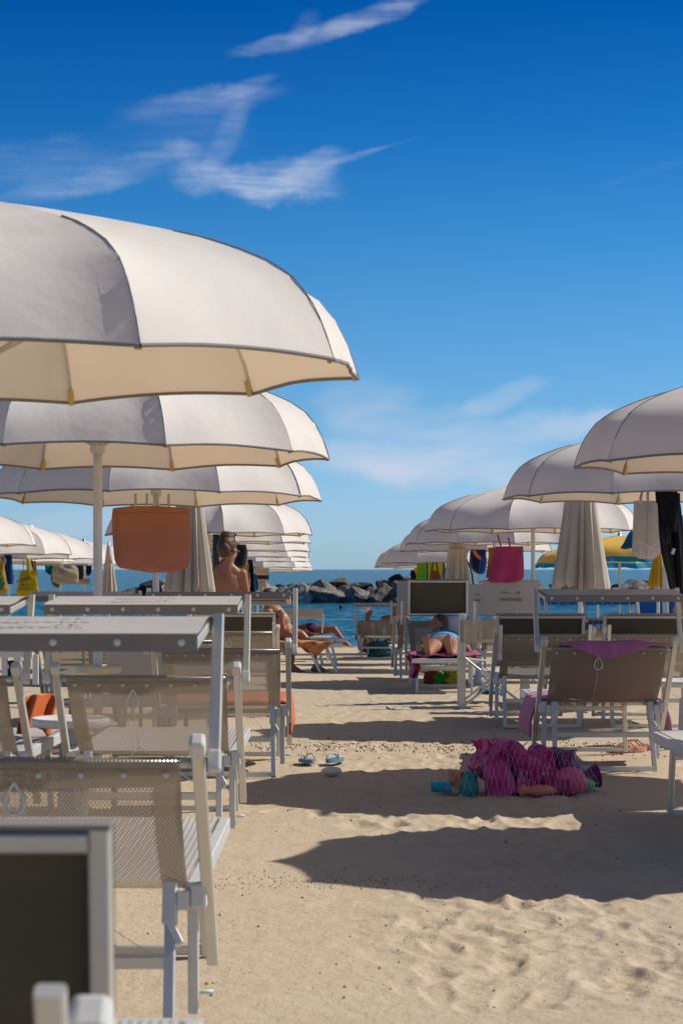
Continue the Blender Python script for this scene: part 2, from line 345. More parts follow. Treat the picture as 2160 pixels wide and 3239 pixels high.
def build_ground():
    rows = np.concatenate([np.array([-60,-30,-10,-4,-1,0.,1,2,2.6,3.2,3.7,4.1,4.4]), np.exp(np.linspace(math.log(4.6), math.log(52), 760)), np.array([54,57,62,70,90,200,1500,6000.])])
    d = np.linspace(-1, 1, 420); o = np.array([1.05,1.12,1.25,1.5,2,3,5,9,18]); us = np.concatenate([-o[::-1], d, o])
    v, f = fan(rows, us, lambda y: .20*np.maximum(y, 3.0)+.35, sand_z)
    np_mesh('sand_ground', v, f, M['sand'], kind='structure', label='beach of pale trodden sand running down to the sea')
    rows = np.concatenate([np.exp(np.linspace(math.log(48), math.log(150), 420)), np.exp(np.linspace(math.log(152), math.log(9000), 120))])
    us = np.concatenate([-o[::-1]*1.0, np.linspace(-1,1,260), o])
    def sz(X, Y):
        k = np.clip((Y-49)/4, 0, 1); near = np.clip((320-Y)/150, 0, 1)
        z = .075*vnoise(X*.8+.15*Y, Y*1.25, 11)+.06*vnoise(X*1.7, Y*2.6, 12)+.10*vnoise(X*.25, Y*.55, 13)+.02*vnoise(X*4.5, Y*6, 15)
        return SEA+z*k*near
    v, f = fan(rows, us, lambda y: .20*y+1, sz)
    np_mesh('sea', v, f, M['sea'], kind='structure', label='blue green sea with small ripples')
build_ground()
def rock_mesh(k):
    bm = bmesh.new(); bmesh.ops.create_icosphere(bm, subdivisions=4, radius=1); r = random.Random(k)
    planes = [(Vector((r.uniform(-1,1),r.uniform(-1,1),r.uniform(-1,1))).normalized(), r.uniform(.48,.76)) for _ in range(12)]
    for v in bm.verts:
        for n, d in planes:
            e = v.co.dot(n)-d
            if e > 0: v.co -= n*e*.92
        q = v.co*2.3; v.co *= 1+.07*math.sin(q.x*3+k)*math.sin(q.y*3.7+2*k)*math.sin(q.z*3.1)+.025*math.sin(q.x*9+k)*math.sin(q.y*8)*math.sin(q.z*10+k)+r.uniform(-.006,.006)
    me = bpy.data.meshes.new('boulder'); bm.to_mesh(me); bm.free(); return me
def build_rocks():
    r = random.Random(21); cache = {}
    lab = {0:'dark wet looking boulder',1:'grey weathered boulder',2:'brown crusted boulder',3:'pale cream boulder'}
    tier_lab = ['at the waterline of the breakwater','in the middle of the breakwater pile','along the top of the breakwater']
    n = 0
    def rock(x, y, z, s, mk, where):
        nonlocal n
        key = (r.randrange(9), mk)
        if key not in cache:
            me = rock_mesh(key[0]*7+3); me.materials.append(M['rock%d' % mk]); cache[key] = me
        o = bpy.data.objects.new('boulder', cache[key]); C.objects.link(o); o.location = (x,y,z)
        o.scale = (s*r.uniform(.95,1.35), s*r.uniform(.8,1.1), s*r.uniform(.62,.9)); o.rotation_euler = (r.uniform(-.4,.4), r.uniform(-.4,.4), r.uniform(0,6.28))
        tag(o, '%s %s' % (lab[mk], where), 'boulder', 'boulders of the breakwater'); n += 1
    x = -11.9
    while x < 22:
        s = r.uniform(.8,1.5); left = x < -10.2
        mk = r.choices([0,1,2,3],[.12,.50,.22,.16])[0]; rock(x, 113+r.uniform(-.4,.4), SEA+s*.25, s, mk, tier_lab[0])
        x += s*1.35
    x = -11.2
    while x < 22:
        s = r.uniform(.65,1.15); rock(x, 114.3+r.uniform(-.3,.3), SEA+.50+r.uniform(-.12,.12), s, r.choices([0,1,2,3],[.30,.40,.22,.08])[0], tier_lab[1]); x += s*1.355
    x = -10.6
    while x < 22:
        if -10 < x < -9 or r.random() < .88:
            s = r.uniform(.45,.95); rock(x, 115.4+r.uniform(-.3,.3), SEA+.80+r.uniform(-.14,.14), s, r.choices([0,1,2,3],[.62,.18,.20,0])[0], tier_lab[2])
        x += r.uniform(.7,1.3)
build_rocks()
# ------------------------------------------------------------------ parasols
PROF = [(0,.455),(.08,.447),(.2,.424),(.38,.384),(.54,.345),(.66,.312),(.75,.280),(.83,.245),(.895,.203),(.94,.148),(.975,.080),(1,0)]
def prof(t):
    r = np.interp(t, [0,.08,.2,.34,.47,.57,.65,.73,.80,.87,.94,1.0], [p[0] for p in PROF]); z = np.interp(t, [0,.08,.2,.34,.47,.57,.65,.73,.80,.87,.94,1.0], [p[1] for p in PROF]); return float(r), float(z)
def make_parasol(n=10, Rr=1.22, mat='canopy', clip='clip', hem='piping', sag=.046, valance=None, rise=1.0, name='beach_parasol', seed=0):
    root = empty(name); H = 1.7; mb = MB(); pip = MB()
    def rib(k, t):
        a = 2*math.pi*k/n; r, z = prof(t); return Vector((math.sin(a)*r*Rr, math.cos(a)*r*Rr, H+z*Rr*rise))
    nt, nu = 30, 10
    def panel(k, t, u):
        p = rib(k,t).lerp(rib(k+1,t), u); r, z = prof(t); s = math.sin(math.pi*u)
        fl = max(0, (t-.45)/.55); c = Vector((p.x, p.y, 0)); 
        if c.length > 1e-4: c.normalize()
        am = 2*math.pi*(k+.5)/n
        e = min(u,1-u); w = .005*math.sin(9*u+3*k+7*t+seed)*fl+.006*math.sin(26*t+k*2.3+seed)*math.exp(-e*14)*fl*min(1,e*30)+.004*math.sin(31*u+k+seed*2)*max(0,(t-.75)/.25)*s**.5*math.sin(math.pi*min(1,(t-.6)*2))
        p = p - c*(sag*1.35*(s**.5)*math.sin(math.pi*min(1,fl*.95+.02))*(1-.2*fl)+w)*Rr; p.z += (.014*s*max(0,(t-.8)/.2)-.012*s*min(t*2,1)*(1-fl))*Rr
        return p
    for k in range(n): mb.sheet(lambda u, v, k=k: panel(k, v, u), nu, nt)
    canopy = mb.build('canopy', M[mat], root)
    for k in range(n):
        pip.tube([panel(k,1,u/nu)-Vector((0,0,.004)) for u in range(nu+1)], .0065, 6, cap=False)
        pip.tube([rib(k,t)*1.0+Vector((0,0,.002)) for t in np.linspace(.5,1,14)], .0022, 5, cap=False)
    pip.build('hem_binding', M[hem], root)
    if valance:
        vb = MB()
        for k in range(n):
            def vf(u, v, k=k):
                p = panel(k,1,u); c = Vector((p.x,p.y,0)).normalized(); wv = .05*math.sin(u*9+k*2.1)*v
                return p+c*(wv+.03*v)-Vector((0,0,.10*v*(1+.12*math.sin(u*12+k*5))))
            vb.sheet(vf, 16, 5)
        vb.build('valance', M[valance], root)
    for k in range(n):
        rb = MB(); rb.tube([rib(k,t)-Vector((0,0,.012)) for t in np.linspace(.03,.985,16)], .005, 6)
        m = rib(k,.5)-Vector((0,0,.012)); rb.tube([Vector((0,0,H+.05)), m], .004, 6)
        o = rb.build('rib', M['pole'], root)
        a = 2*math.pi*k/n; tip = rib(k,1); up = rib(k,.94); cb = MB(); ax = (up-tip).normalized()
        c0 = tip - Vector((math.sin(a),math.cos(a),0))*.016
        cb.bar(c0-ax*.014, c0+ax*.045, .022, .008, side=(math.cos(a),-math.sin(a),0)); cb.build('rib_clip', M[clip], o)
    MB().tube([(0,0,-.9),(0,0,H+.44*Rr)], .0238, 20).build('pole', M['pole'], root)
    rn = MB(); rn.lathe([(.03,H+.02),(.04,H+.03),(.04,H+.075),(.03,H+.085)]); rn.build('runner', M['plastic'], root)
    fn = MB(); z0 = H+.445*Rr*rise; fn.lathe([(.05,z0-.004),(.052,z0+.008),(.034,z0+.012),(.034,z0+.03),(.028,z0+.05),(.015,z0+.062),(.003,z0+.066)]); fn.build('finial', M['chrome'], root)
    return root
PARS = [make_parasol(seed=0), make_parasol(seed=2.1, sag=.052), make_parasol(seed=4.4, sag=.038)]
used = [0]
def parasol(x, d, hz, label, rot, group, tilt=(0,0), s=1.0, proto=None):
    k = used[0]; used[0] += 1; o = PARS[k] if k < 3 else copy_tree(PARS[(k*2+k//3) % 3])
    o.location = (x, d, hz-1.7*s); o.scale = (s,s,s); o.rotation_euler = (R(tilt[0]), R(tilt[1]), -rot)
    return tag(o, label, 'parasol', group)
ROT = R(-16.7)
LG = 'open cream parasols in the rows left of the aisle'; RG = 'open cream parasols in the row right of the aisle'
def zc(px_hem, d): return CZ-(px_hem-1800)/F*d
def place_parasols():
    A = [ # px centre, distance, hem py, rot, label, tilt
     (-22, 6.31, 1200, R(6)-ROT, 'largest cream parasol, nearest the camera and cut by the left edge', (1.3,-1.0), 1),
     (310, 10.47, 1448, R(14)-ROT, 'cream parasol just under the nearest one, its pole left of the terracotta bag', (0,0), 1),
     (492, 14.64, 1578, R(10)-ROT, 'cream parasol whose hem ends over the terracotta bag', (-.8,0), 1),
     (659, 23.2, 1692, R(24)-ROT, 'cream parasol above the head of the standing woman', (0,0), 1),
     (706, 27.3, 1718, .16, 'first sliver of cream parasol below the one over the standing woman', (0,0), 1),
     (744, 31.5, 1744, .18, 'second sliver of cream parasol below the one over the standing woman', (0,0), 1),
     (768, 35.7, 1763, .17, 'third sliver of cream parasol below the one over the standing woman', (0,0), 1),
     (790, 39.9, 1777, .15, 'fourth sliver of cream parasol below the one over the standing woman', (0,0), 1),
     (815, 44.1, 1795, .15, 'fifth sliver of cream parasol, just above the lowest canopy on the left', (0,0), 1),
     (833, 47.0, 1806, .3, 'lowest and farthest cream parasol left of the aisle, its beige underside over the rocks', (-1.5,0), 1)]
    for (px, d, hy, rt, lb, tl, s) in A: parasol((px-1080)/F*d, d, zc(hy,d), lb, ROT+rt, LG, tl, s)
    B = [(2534, 10.7, 1472, 'cream parasol cut by the right edge, nearest of the right row in view', R(29)-ROT, (0,0)),
     (2104, 15.0, 1576, 'cream parasol above the black clothes, second from the right edge', R(27)-ROT, (0,0)),
     (1685, 22.6, 1680, 'cream parasol over the pink tote, beside the large closed parasol', R(18)-ROT, (0,0)),
     (1563, 27.3, 1721, 'cream parasol just below the one over the pink tote', .15, (0,0)),
     (1500, 31.4, 1745, 'third cream parasol down from the one over the pink tote', .2, (0,0)),
     (1416, 36.0, 1782, 'low cream parasol above the green towel', .2, (0,0)),
     (1368, 40.0, 1794, 'farthest cream parasol of the right row, its peach underside near the horizon', .3, (-1.4,0))]
    for (px, d, hy, lb, rt, tl) in B: parasol((px-1080)/F*d, d, zc(hy,d), lb, ROT+rt, RG, tl)
    parasol(2.86, 8.38, 1.98, 'cream parasol beyond the right edge that shades the sand in front', ROT, RG, s=.77)
    D = [(-159, 27.3, 1725, 'cream parasol top at the left edge over the blue towel', .2), (-10, 31.5, 1754, 'cream parasol over the yellow printed bag', .1), (100, 35.7, 1768, 'cream parasol with a chrome knob, left of the beige canvas bag', .2),
     (193, 39.9, 1785, 'cream parasol with its chrome knob just left of the nearest pole', .15), (266, 44.1, 1790, 'low cream parasol between the nearest pole and the terracotta bag', .1), (30, 38.0, 1778, 'cream parasol with peach underside low behind the yellow printed bag', .4)]
    for (px, d, hy, lb, rt) in D: parasol((px-1080)/F*d, d, zc(hy,d), lb, ROT+rt, LG)
place_parasols()
def closed_parasol(px, d, ytop, ybot, wtop, wbot, label, mat='closed', pole=True, n=12, seed=1, side=0):
    z1 = CZ-(ytop-1800)/F*d; z0 = CZ-(ybot-1800)/F*d; x = (px-1080)/F*d; r1 = wtop/2/F*d; r0 = wbot/2/F*d
    root = empty('closed_parasol', (x, d, g(d)), label=label, cat='parasol', group='closed parasols tied down on their poles'); gz0 = g(d); rr = random.Random(seed)
    ph = [rr.uniform(-.3,.3) for _ in range(n)]; hm = [rr.uniform(-.05,.07) for _ in range(n+1)]; hm[n] = hm[0]; dp = [rr.uniform(.6,1.15) for _ in range(n)]
    mb = MB(); NA = n*12; NT_ = 26
    def f(u, v):
        a = 2*math.pi*u; k = u*n; ki = int(k) % n; fr = k-int(k)
        base = r1+(r0-r1)*(v**1.15); q = abs(2*fr-1)          # 1 at fold ridge, 0 in valley
        amp = .12+.33*min(1,v*1.5)
        rad = base*(1-amp*dp[ki]*(1-q**.7)) * (1 - .22*max(0,(v-.9)/.1)**2*(1 if ki%3 else .3))
        a2 = a+ph[ki]*math.sin(math.pi*fr)*.35+.12*v
        hz = hm[ki]*(1-fr)+hm[ki+1]*fr
        z = z1+(z0-z1)*v+hz*v**3+.05*(1-q)*v**3
        return Vector((math.sin(a2)*rad+side*v*r0*.3, math.cos(a2)*rad, z-gz0))
    mb.sheet(f, NA, NT_); o = mb.build('folded_canopy', M[mat], root)
    pb = MB(); pb.tube([f(i/NA,1) for i in range(NA+1)], .006, 5, cap=False); pb.build('hem_binding', M['piping'] if mat=='closed' else M[mat], root)
    tp = MB(); tp.lathe([(r1*.9,z1-gz0-.01),(r1*.7,z1-gz0+.15),(.04,z1-gz0+.3),(.03,z1-gz0+.33)]); tp.build('canopy_top', M[mat], root)
    MB().tube([(0,0,-.3),(0,0,z1-gz0+.4)], .0238, 16).build('pole', M['pole'], root)
    return root
closed_parasol(600, 18.7, 1560, 1896, 78, 178, 'closed beige parasol hanging between the terracotta bag and the standing woman', seed=3)
closed_parasol(1835, 18.7, 1560, 1880, 96, 196, 'large closed beige parasol right of the pink tote', seed=5)
closed_parasol(1445, 27.0, 1735, 1893, 58, 96, 'closed beige parasol standing left of the blue backpack', seed=8)
closed_parasol(345, 36.5, 1782, 1896, 30, 64, 'small closed parasol just right of the nearest pole', seed=9)
# ------------------------------------------------------------------ sun loungers
def make_text(body, size, parent, mat, fn, name='print', bold=0.0):
    cu = bpy.data.curves.new(name, 'FONT'); cu.body = body; cu.size = size; cu.extrude = 0; cu.resolution_u = 3; cu.offset = bold; cu.align_x = 'CENTER'
    t = bpy.data.objects.new(name, cu); C.objects.link(t); bpy.context.view_layer.update()
    dg = bpy.context.evaluated_depsgraph_get(); me = bpy.data.meshes.new_from_object(t.evaluated_get(dg)); bpy.data.objects.remove(t); 
    for v in me.vertices: v.co = fn(v.co.x, v.co.y)
    me.materials.clear(); me.materials.append(mat); o = bpy.data.objects.new(name, me); C.objects.link(o); o.parent = parent; return o
HW = .355
def uvsheet(name, fn, nu, nv, mat, parent, w, h):
    v = []; uv = []; 
    for j in range(nv+1):
        for i in range(nu+1): v.append(fn(i/nu, j/nv)); uv.append((i/nu*w, j/nv*h))
    f = [(j*(nu+1)+i, j*(nu+1)+i+1, (j+1)*(nu+1)+i+1, (j+1)*(nu+1)+i) for j in range(nv) for i in range(nu)]
    return mesh(name, v, f, mat, parent, True, uv)
def make_lounger(state='flat', mesh_mat='mesh', canvas='canvas', lip='canvas_lip_shaded', text=True, seed=0, wood=False, back=(-.33,.72), name='sun_lounger'):
    root = empty(name); A = M['alu']; rr = random.Random(seed)
    tb = Vector((0, back[0], back[1])); bt = Vector((0,.19,.15)); 
    if back[1] < .6: bt = Vector((0,.19,.28))
    for s in (-1,1):
        pb = MB(); pb.bar((s*HW,bt.y,bt.z), (s*HW,tb.y,tb.z), .028, .032); po = pb.build('back_post', A, root)
        ax = (tb-bt).normalized(); c = tb+ax*.008+Vector((s*HW,0,0)); q = ax.to_track_quat('Z','Y').to_matrix()
        MB().box(c, (.036,.040,.045), q, bev=.008).build('cap', M['plastic'], po)
    cb = MB(); top = tb-(tb-bt).normalized()*.05
    cb.tube([(-HW,top.y,top.z),(HW,top.y,top.z)], .011, 8).build('back_crossbar', A, root)
    # backrest sling: over the crossbar, then down with a slack belly
    y0, z0 = top.y-.014, top.z+.01; y1, z1 = .05, .35
    def bk(u, v, off=0.0, hw=.315):
        x = (2*u-1)*hw*(1-.03*v); b = math.sin(math.pi*min(1,v*1.0))**.8*.050*(1-.25*(2*u-1)**2)
        w = .004*math.sin(u*17+seed)*v
        return Vector((x, y0+(y1-y0)*v-b-off+w, z0+(z1-z0)*v-b*.35))
    L = math.hypot(y1-y0, z1-z0)+.03
    sl = uvsheet('backrest', lambda u,v: bk(u,v), 20, 24, M[mesh_mat], root, .63, L)
    v = []; fs = []; uv = []
    def strip(u0,u1,v0,v1):
        n0 = len(v); 
        for j in range(13):
            for i in range(13):
                uu = u0+(u1-u0)*i/12; vv = v0+(v1-v0)*j/12; v.append(bk(uu,vv,-.006)); uv.append((uu*.63+.003, vv*L+.0035))
        fs.extend([(n0+j*13+i, n0+j*13+i+1, n0+(j+1)*13+i+1, n0+(j+1)*13+i) for j in range(12) for i in range(12)])
    strip(0,1,0,.17); strip(0,.1,.17,1); strip(.9,1,.17,1)
    mesh('sling_hem', v, fs, M[mesh_mat], sl, True, uv)
    uvsheet('sling_sleeve', lambda u,v: Vector(((2*u-1)*.315, top.y+.0150*math.cos(2*math.pi*v), top.z+.0150*math.sin(2*math.pi*v))), 24, 14, M[mesh_mat], sl, .63, .094)
    rv = MB()
    for i in range(7):
        p = bk(.05+.9*i/6, .085, .004); rv.lathe([(.0075,0),(.0065,.003),(.003,.005)], p, 10, axis=(0,-1,.3))
    rv.build('rivet', M['snap'], sl)
    # seat
    for s in (-1,1):
        MB().bar((s*.322,-.01,.352),(s*.322,1.27,.345), .030,.046, m=0).build('seat_rail', M['alu_w'], root)
    MB().bar((-.337,1.27,.345),(.337,1.27,.345), .046,.030, side=(0,0,1)).build('foot_rail', M['alu_w'], root)
    uvsheet('seat', lambda u,v: Vector(((2*u-1)*.305, .04+1.215*v, .372-.035*math.sin(math.pi*u)*math.sin(math.pi*min(1,v*.95+.02)))), 12, 30, M['seat'], root, .61, 1.2)
    # hinge blocks and legs
    for s in (-1,1):
        hb = MB(); hb.box((s*.335,.0,.345),(.040,.06,.062), bev=.008).box((s*.300,-.01,.335),(.030,.05,.05), bev=.006); hb.build('hinge_block', M['plastic'], root)
        lg = MB(); lg.bar((s*.268,-.015,.30),(s*.275,-.15,.0), .026,.030).bar((s*.268,0,.37),(s*.268,-.03,.28),.036,.042,m=1,bev=.006).bar((s*.268,-.03,.285),(s*.295,-.045,.235),.018,.036,m=1); lg.build('leg', [A,M['plastic']], root)
        sl2 = MB(); sl2.bar((s*.318,.035,.33),(s*.318,.06,.05), .026,.022, m=0); sl2.tube([(s*.318,.06,.10),(s*.365,.06,.10)],.006,6); sl2.build('prop_leg', M['plastic'], root)
        MB().bar((s*.270,1.0,.33),(s*.280,1.04,.0), .026,.030).build('leg', A, root)
        MB().box((s*.285,1.0,.318),(.06,.05,.03), bev=.006).build('leg_bracket', M['plastic'], root)
    MB().bar((-.27,-.06,.195),(.27,-.06,.195), .030,.022, side=(0,0,1)).build('crossbar', A, root)
    MB().bar((-.262,-.148,.014),(.262,-.148,.014), .026,.026, side=(0,0,1)).build('ground_bar', A, root)
    MB().bar((-.266,1.038,.014),(.266,1.038,.014), .026,.026, side=(0,0,1)).build('ground_bar', A, root)
    MB().bar((-.268,1.0,.27),(.268,1.0,.27), .024,.024, side=(0,0,1)).build('crossbar', A, root)
    # pull ring on a cord
    rx = rr.uniform(-.08,.1); p = bk(.5+rx/.63, .17, .012); rg = MB(); ring = []
    for i in range(25):
        a = 2*math.pi*i/24; ring.append(p+Vector((.030*math.sin(a)*abs(math.sin(a/2))**1.3, 0, .036*math.cos(a)-.02)))
    rg.tube(ring, .0036, 6, cap=False); rg.box(p+Vector((0,.004,.03)),(.05,.006,.012)); rg.build('pull_ring', M['plastic'], root)
    q = bk(.5+rx/.63,.55,.03); q2 = bk(.5+rx/.63, .85, .02); cd = MB(); cd.tube([p, q, q2], .0013, 4); cd.tube([q2, Vector((-.268,-.07,.19))], .0012, 4); cd.tube([q2, Vector((.268,-.07,.19))], .0012, 4)
    cd.build('cord', M['plastic'], root)
    # awning
    if state != 'none':
        S = {'flat':  ((-.535,.968),(.997,.07),(-.07,.997), .375, .37),
             'flat2': ((-.535,.985),(.995,-.10),(.10,.995), .375, .37),
             'folded':((-.045,.835),(.30,-.954),(.954,.30), .39, .33),
             'folded0':((.12,.838),(.10,-.995),(.995,.10), .42, .32),
             'hang':  ((-.43,.66),(.10,-.995),(-.995,-.10), .38, .33),
             'up':    ((-.30,.765),(.08,.997),(-.997,.08), .385, .325)}[state]
        (oy,oz),(dy,dz),(ny,nz),D,hw = S
        def W(x, v, n): return Vector((x, oy+dy*v+ny*n, oz+dz*v+nz*n))
        aw = MB()       # canvas: closed thin box with turned-down lips, wavy top
        def cv(u, v): return W((2*u-1)*hw, v*D, .012+.004*math.sin(u*9+v*5+seed)*math.sin(math.pi*v)-.008*math.sin(math.pi*u)*math.sin(math.pi*v))
        aw.sheet(cv, 16, 8, 0)
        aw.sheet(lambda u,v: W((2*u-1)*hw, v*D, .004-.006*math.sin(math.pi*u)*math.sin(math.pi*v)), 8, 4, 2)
        for vv, sg in ((0,-1),(D,1)):
            a = W(-hw, vv, .012); b = W(hw, vv, .012); e = W(-hw, vv, -.026); f_ = W(hw, vv, -.026); t = W(0,sg*.006,0)-W(0,0,0)
            aw.add([a,b,f_,e,a+t,b+t,f_+t,e+t], [(4,5,6,7),(3,2,1,0),(0,1,5,4),(2,3,7,6),(1,2,6,5),(3,0,4,7)], 1)
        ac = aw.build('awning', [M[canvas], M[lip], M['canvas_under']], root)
        fr = MB(); sd = (0,ny,nz)
        for s in (-1,1): fr.bar(W(s*(hw-.012),0,-.012), W(s*(hw-.012),D,-.012), .024,.024)
        for vv in (.014, D-.014): fr.bar(W(-hw+.024,vv,-.014), W(hw-.024,vv,-.014), .022,.026, side=(0,dy,dz))
        fr.build('awning_frame', [A], ac)
        nd = Vector((0,-dy,-dz))
        for i in range(6 if state != 'folded0' else 0):
            p = W((-1+2*(i+.25)/5.5)*hw, -.006, -.006); sn = MB(); sn.lathe([(.0082,0),(.0082,.0015),(.005,.003)], p, 12, axis=nd); sn.build('snap_button', M['snap'], ac)
        if text and state != 'hang':
            h = .022
            make_text('SPIAGGIA', .046, ac, M['print'], lambda x, y: W(-x*1.25, .19-y, .0185), bold=.0006)
            make_text('47', .050, ac, M['print'], lambda x, y: W(.075-x*1.3, .268-y-.01*x, .0185))
            sw = MB(); pts = [(-.13+.13*i/12, .25+.008*math.sin(i/12*5), .0035*math.sin(math.pi*i/12)+.0006) for i in range(13)]
            vv = [W(a, b+c, .018) for a,b,c in pts]+[W(a, b-c, .018) for a,b,c in pts]
            sw.add(vv, [(i,i+1,14+i,13+i) for i in range(12)]); sw.build('print', M['print'], ac)
        arm = {'flat':((.012,-.012),(.13,.30)), 'flat2':((.012,-.012),(.13,.30)), 'folded0':None, 'folded':None, 'hang':None, 'up':((.012,-.012),(.10,.17))}[state]
        for s in (-1,1):
            ab = MB()
            if arm:
                xx = s*(HW+.036); a = Vector((xx, tb.y+.02, tb.z-.03)); b = Vector((xx, tb.y+.16 if state!='up' else tb.y+.05, tb.z+.29 if state!='up' else tb.z+.20))
            else:
                xx = s*(HW-.030); a = Vector((xx, tb.y+.035, tb.z-.19)); b = Vector((xx, tb.y-.045, tb.z+.045))
            ab.bar(a, b, .026,.022); ao = ab.build('awning_arm', A, root)
            eb = MB(); t = (b-a).normalized(); q = t.to_track_quat('Z','Y').to_matrix(); eb.box(a, (.030,.028,.05), q, bev=.006); eb.build('arm_end', M['plastic'], ao)
    if wood: MB().bar((-HW,top.y-.03,top.z+.03),(HW,top.y-.03,top.z+.03), .03,.03, side=(0,0,1)).build('wooden_bar', M['wood'], root)
    return root
M['wood'] = plain('orange_wood', (.55,.24,.06), .5)
LOUNGERS = {}
def lounger(xc, yh, state, label, group, rz=0, seed=None, scale=1.0, **k):
    key = (state, tuple(sorted(k.items())))
    if key not in LOUNGERS: LOUNGERS[key] = make_lounger(state, seed=len(LOUNGERS), **k); o = LOUNGERS[key]
    else: o = copy_tree(LOUNGERS[key])
    o.location = (xc, yh, g(yh)+.005); o.rotation_euler = (0,0,rz); o.scale = (scale,)*3
    return tag(o, label, 'sun lounger', group)
GL = 'taupe mesh sun loungers left of the aisle'; GR = 'taupe mesh sun loungers right of the aisle'
lounger(-.567, 2.03, 'folded0', 'blurred sun lounger nearest the camera in the bottom left corner with dark awning lining', GL)
lounger(-.672, 4.72, 'flat', 'sun lounger at lower left with large mesh back and level taupe awning', GL)
lounger(-.765, 8.13, 'flat', 'sun lounger second back on the left, its mesh back framed by the nearest level awning', GL, .0)
lounger(-1.62, 8.10, 'flat', 'sun lounger cut by the left edge, beside the orange and yellow towel', GL, -.01)
lounger(-.64, 10.83, 'flat2', 'sun lounger on the left of the aisle with a coral towel on its seat', GL, .01)
lounger(-1.86, 14.7, 'flat', 'sun lounger whose small sunlit awning ends left of the nearest pole', GL, 0)
lounger(-1.13, 12.95, 'hang', 'sun lounger with its dark grey awning hanging down behind the back', GL, 0)
lounger(-.87, 16.3, 'folded', 'sun lounger with knotted cord, awning folded, behind the coral towel one', GL, .01)
lounger(-1.97, 18.0, 'none', 'sun lounger without awning behind the nearest pole', GL, .1)
lounger(-2.75, 13.3, 'up', 'sun lounger with raised dark awning under the yellow printed bag at left', GL, 0)
lounger(1.76, 7.95, 'folded', 'sun lounger cut by the right edge, only its foot end in view', GR, 0)
lounger(1.455, 11.15, 'flat', 'shaded sun lounger at right with a purple towel over its seat and back', GR, 0)
lounger(1.478, 14.85, 'folded', 'sun lounger with folded awning behind and left of the purple towel', GR, .01)
lounger(2.275, 14.85, 'folded', 'sun lounger with folded awning behind and right of the purple towel', GR, -.01)
lounger(2.13, 17.2, 'flat', 'sun lounger whose thin level awning shows over the two folded ones', GR, 0)
lounger(1.045, 21.3, 'up', 'sun lounger facing the camera with a woman asleep on it', GR, math.pi, text=False)
lounger(.95, 23.0, 'up', 'sun lounger with raised dark printed awning left of the sleeping woman', GR, .03)
lounger(1.885, 22.5, 'up', 'sun lounger with raised light printed awning under the pink tote', GR, 0)
lounger(1.86, 26.5, 'up', 'sun lounger with pale raised awning half hidden behind the blue backpack pole', GR, 0)
lounger(.645, 36.0, 'flat', 'tan sun lounger by the water edge, left of the raised printed awning', GR, -.12)
for xc, yh, lb in ((3.42,31.3,'left most of the three navy loungers with wooden bars'), (4.05,31.3,'middle navy lounger with wooden bar behind the thin awning'), (4.88,30.6,'right most navy lounger with wooden bar near the black clothes')):
    lounger(xc, yh, 'flat' if xc < 4.5 else 'up', lb, 'navy blue sun loungers of the next beach', 0, mesh_mat='mesh_blue', canvas='blue_canvas', lip='blue_canvas', text=False, wood=True) if 0 else None
# ------------------------------------------------------------------ hanging bags, clothes, towels
def cm(nm, col, **k):
    if nm not in M: M[nm] = cloth(nm, col, **k)
    return M[nm]
def hang(name, rows, d, thick, mat, label, cat, group=None, folds=0, fa=.01, parent=None, handle=None, hmat=None, nu=26, seed=0, hem=None, wr=.012, closed=True, base=True):
    """a pouch or cloth hung at distance d; rows = (py, px left, px right) of its outline"""
    rows = sorted(rows); py = [r[0] for r in rows]; nv = max(14, int((py[-1]-py[0])/7)); nv = min(nv, 34)
    p0 = P((rows[0][1]+rows[0][2])/2, rows[-1][0], d)
    org = Vector((p0.x, d, g(d)))
    if parent is None and base: root = empty(name, org, label=label, cat=cat, group=group)
    else: root = parent; org = Vector(parent.location) if parent else Vector((0,0,0))
    rr = random.Random(seed); ph = [rr.uniform(0,6.28) for _ in range(6)]
    def pt(u, v, sg):
        y = py[0]+(py[-1]-py[0])*v; l = np.interp(y, py, [r[1] for r in rows]); r = np.interp(y, py, [r[2] for r in rows])
        q = P(l+(r-l)*u, y, d); e = (1-abs(2*u-1)**4); ev = math.sin(math.pi*min(1,max(0,v*.93+.05)))**.5
        f = fa*math.sin(u*folds*math.pi+ph[0]+.8*v)*min(1,.3+v) if folds else 0
        w = wr*(math.sin(5*u+7*v+ph[1])*math.sin(3.3*v-4*u+ph[2])+.5*math.sin(11*u-9*v+ph[3])*math.sin(8*v+ph[4]))
        yy = -sg*thick/2*(e*ev*(.55+.6*v)+.04)+f+w*e
        return Vector((q.x, d-yy if 0 else d+yy, q.z))-org
    mb = MB(); mb.sheet(lambda u,v: pt(u,v,1), nu, nv); 
    if closed:
        mb.sheet(lambda u,v: pt(1-u,v,-1), nu, nv)
        mb.sheet(lambda u,v: pt(u,1,1).lerp(pt(u,1,-1),v), nu, 2); mb.sheet(lambda u,v: pt(0,v,1).lerp(pt(0,v,-1),1-u), 2, nv); mb.sheet(lambda u,v: pt(1,v,1).lerp(pt(1,v,-1),u), 2, nv)
    o = mb.build('body' if root else name, mat, root)
    if handle:
        for (pts, r, sg) in handle:
            hb = MB(); hb.tube([P(a,b,d)-org+Vector((0,sg*thick*.4,0)) for a,b in pts], r, 6); hb.build('handle', hmat or mat, root)
    return root if root else o
def hooks(px, d, py, z0=None):
    pass
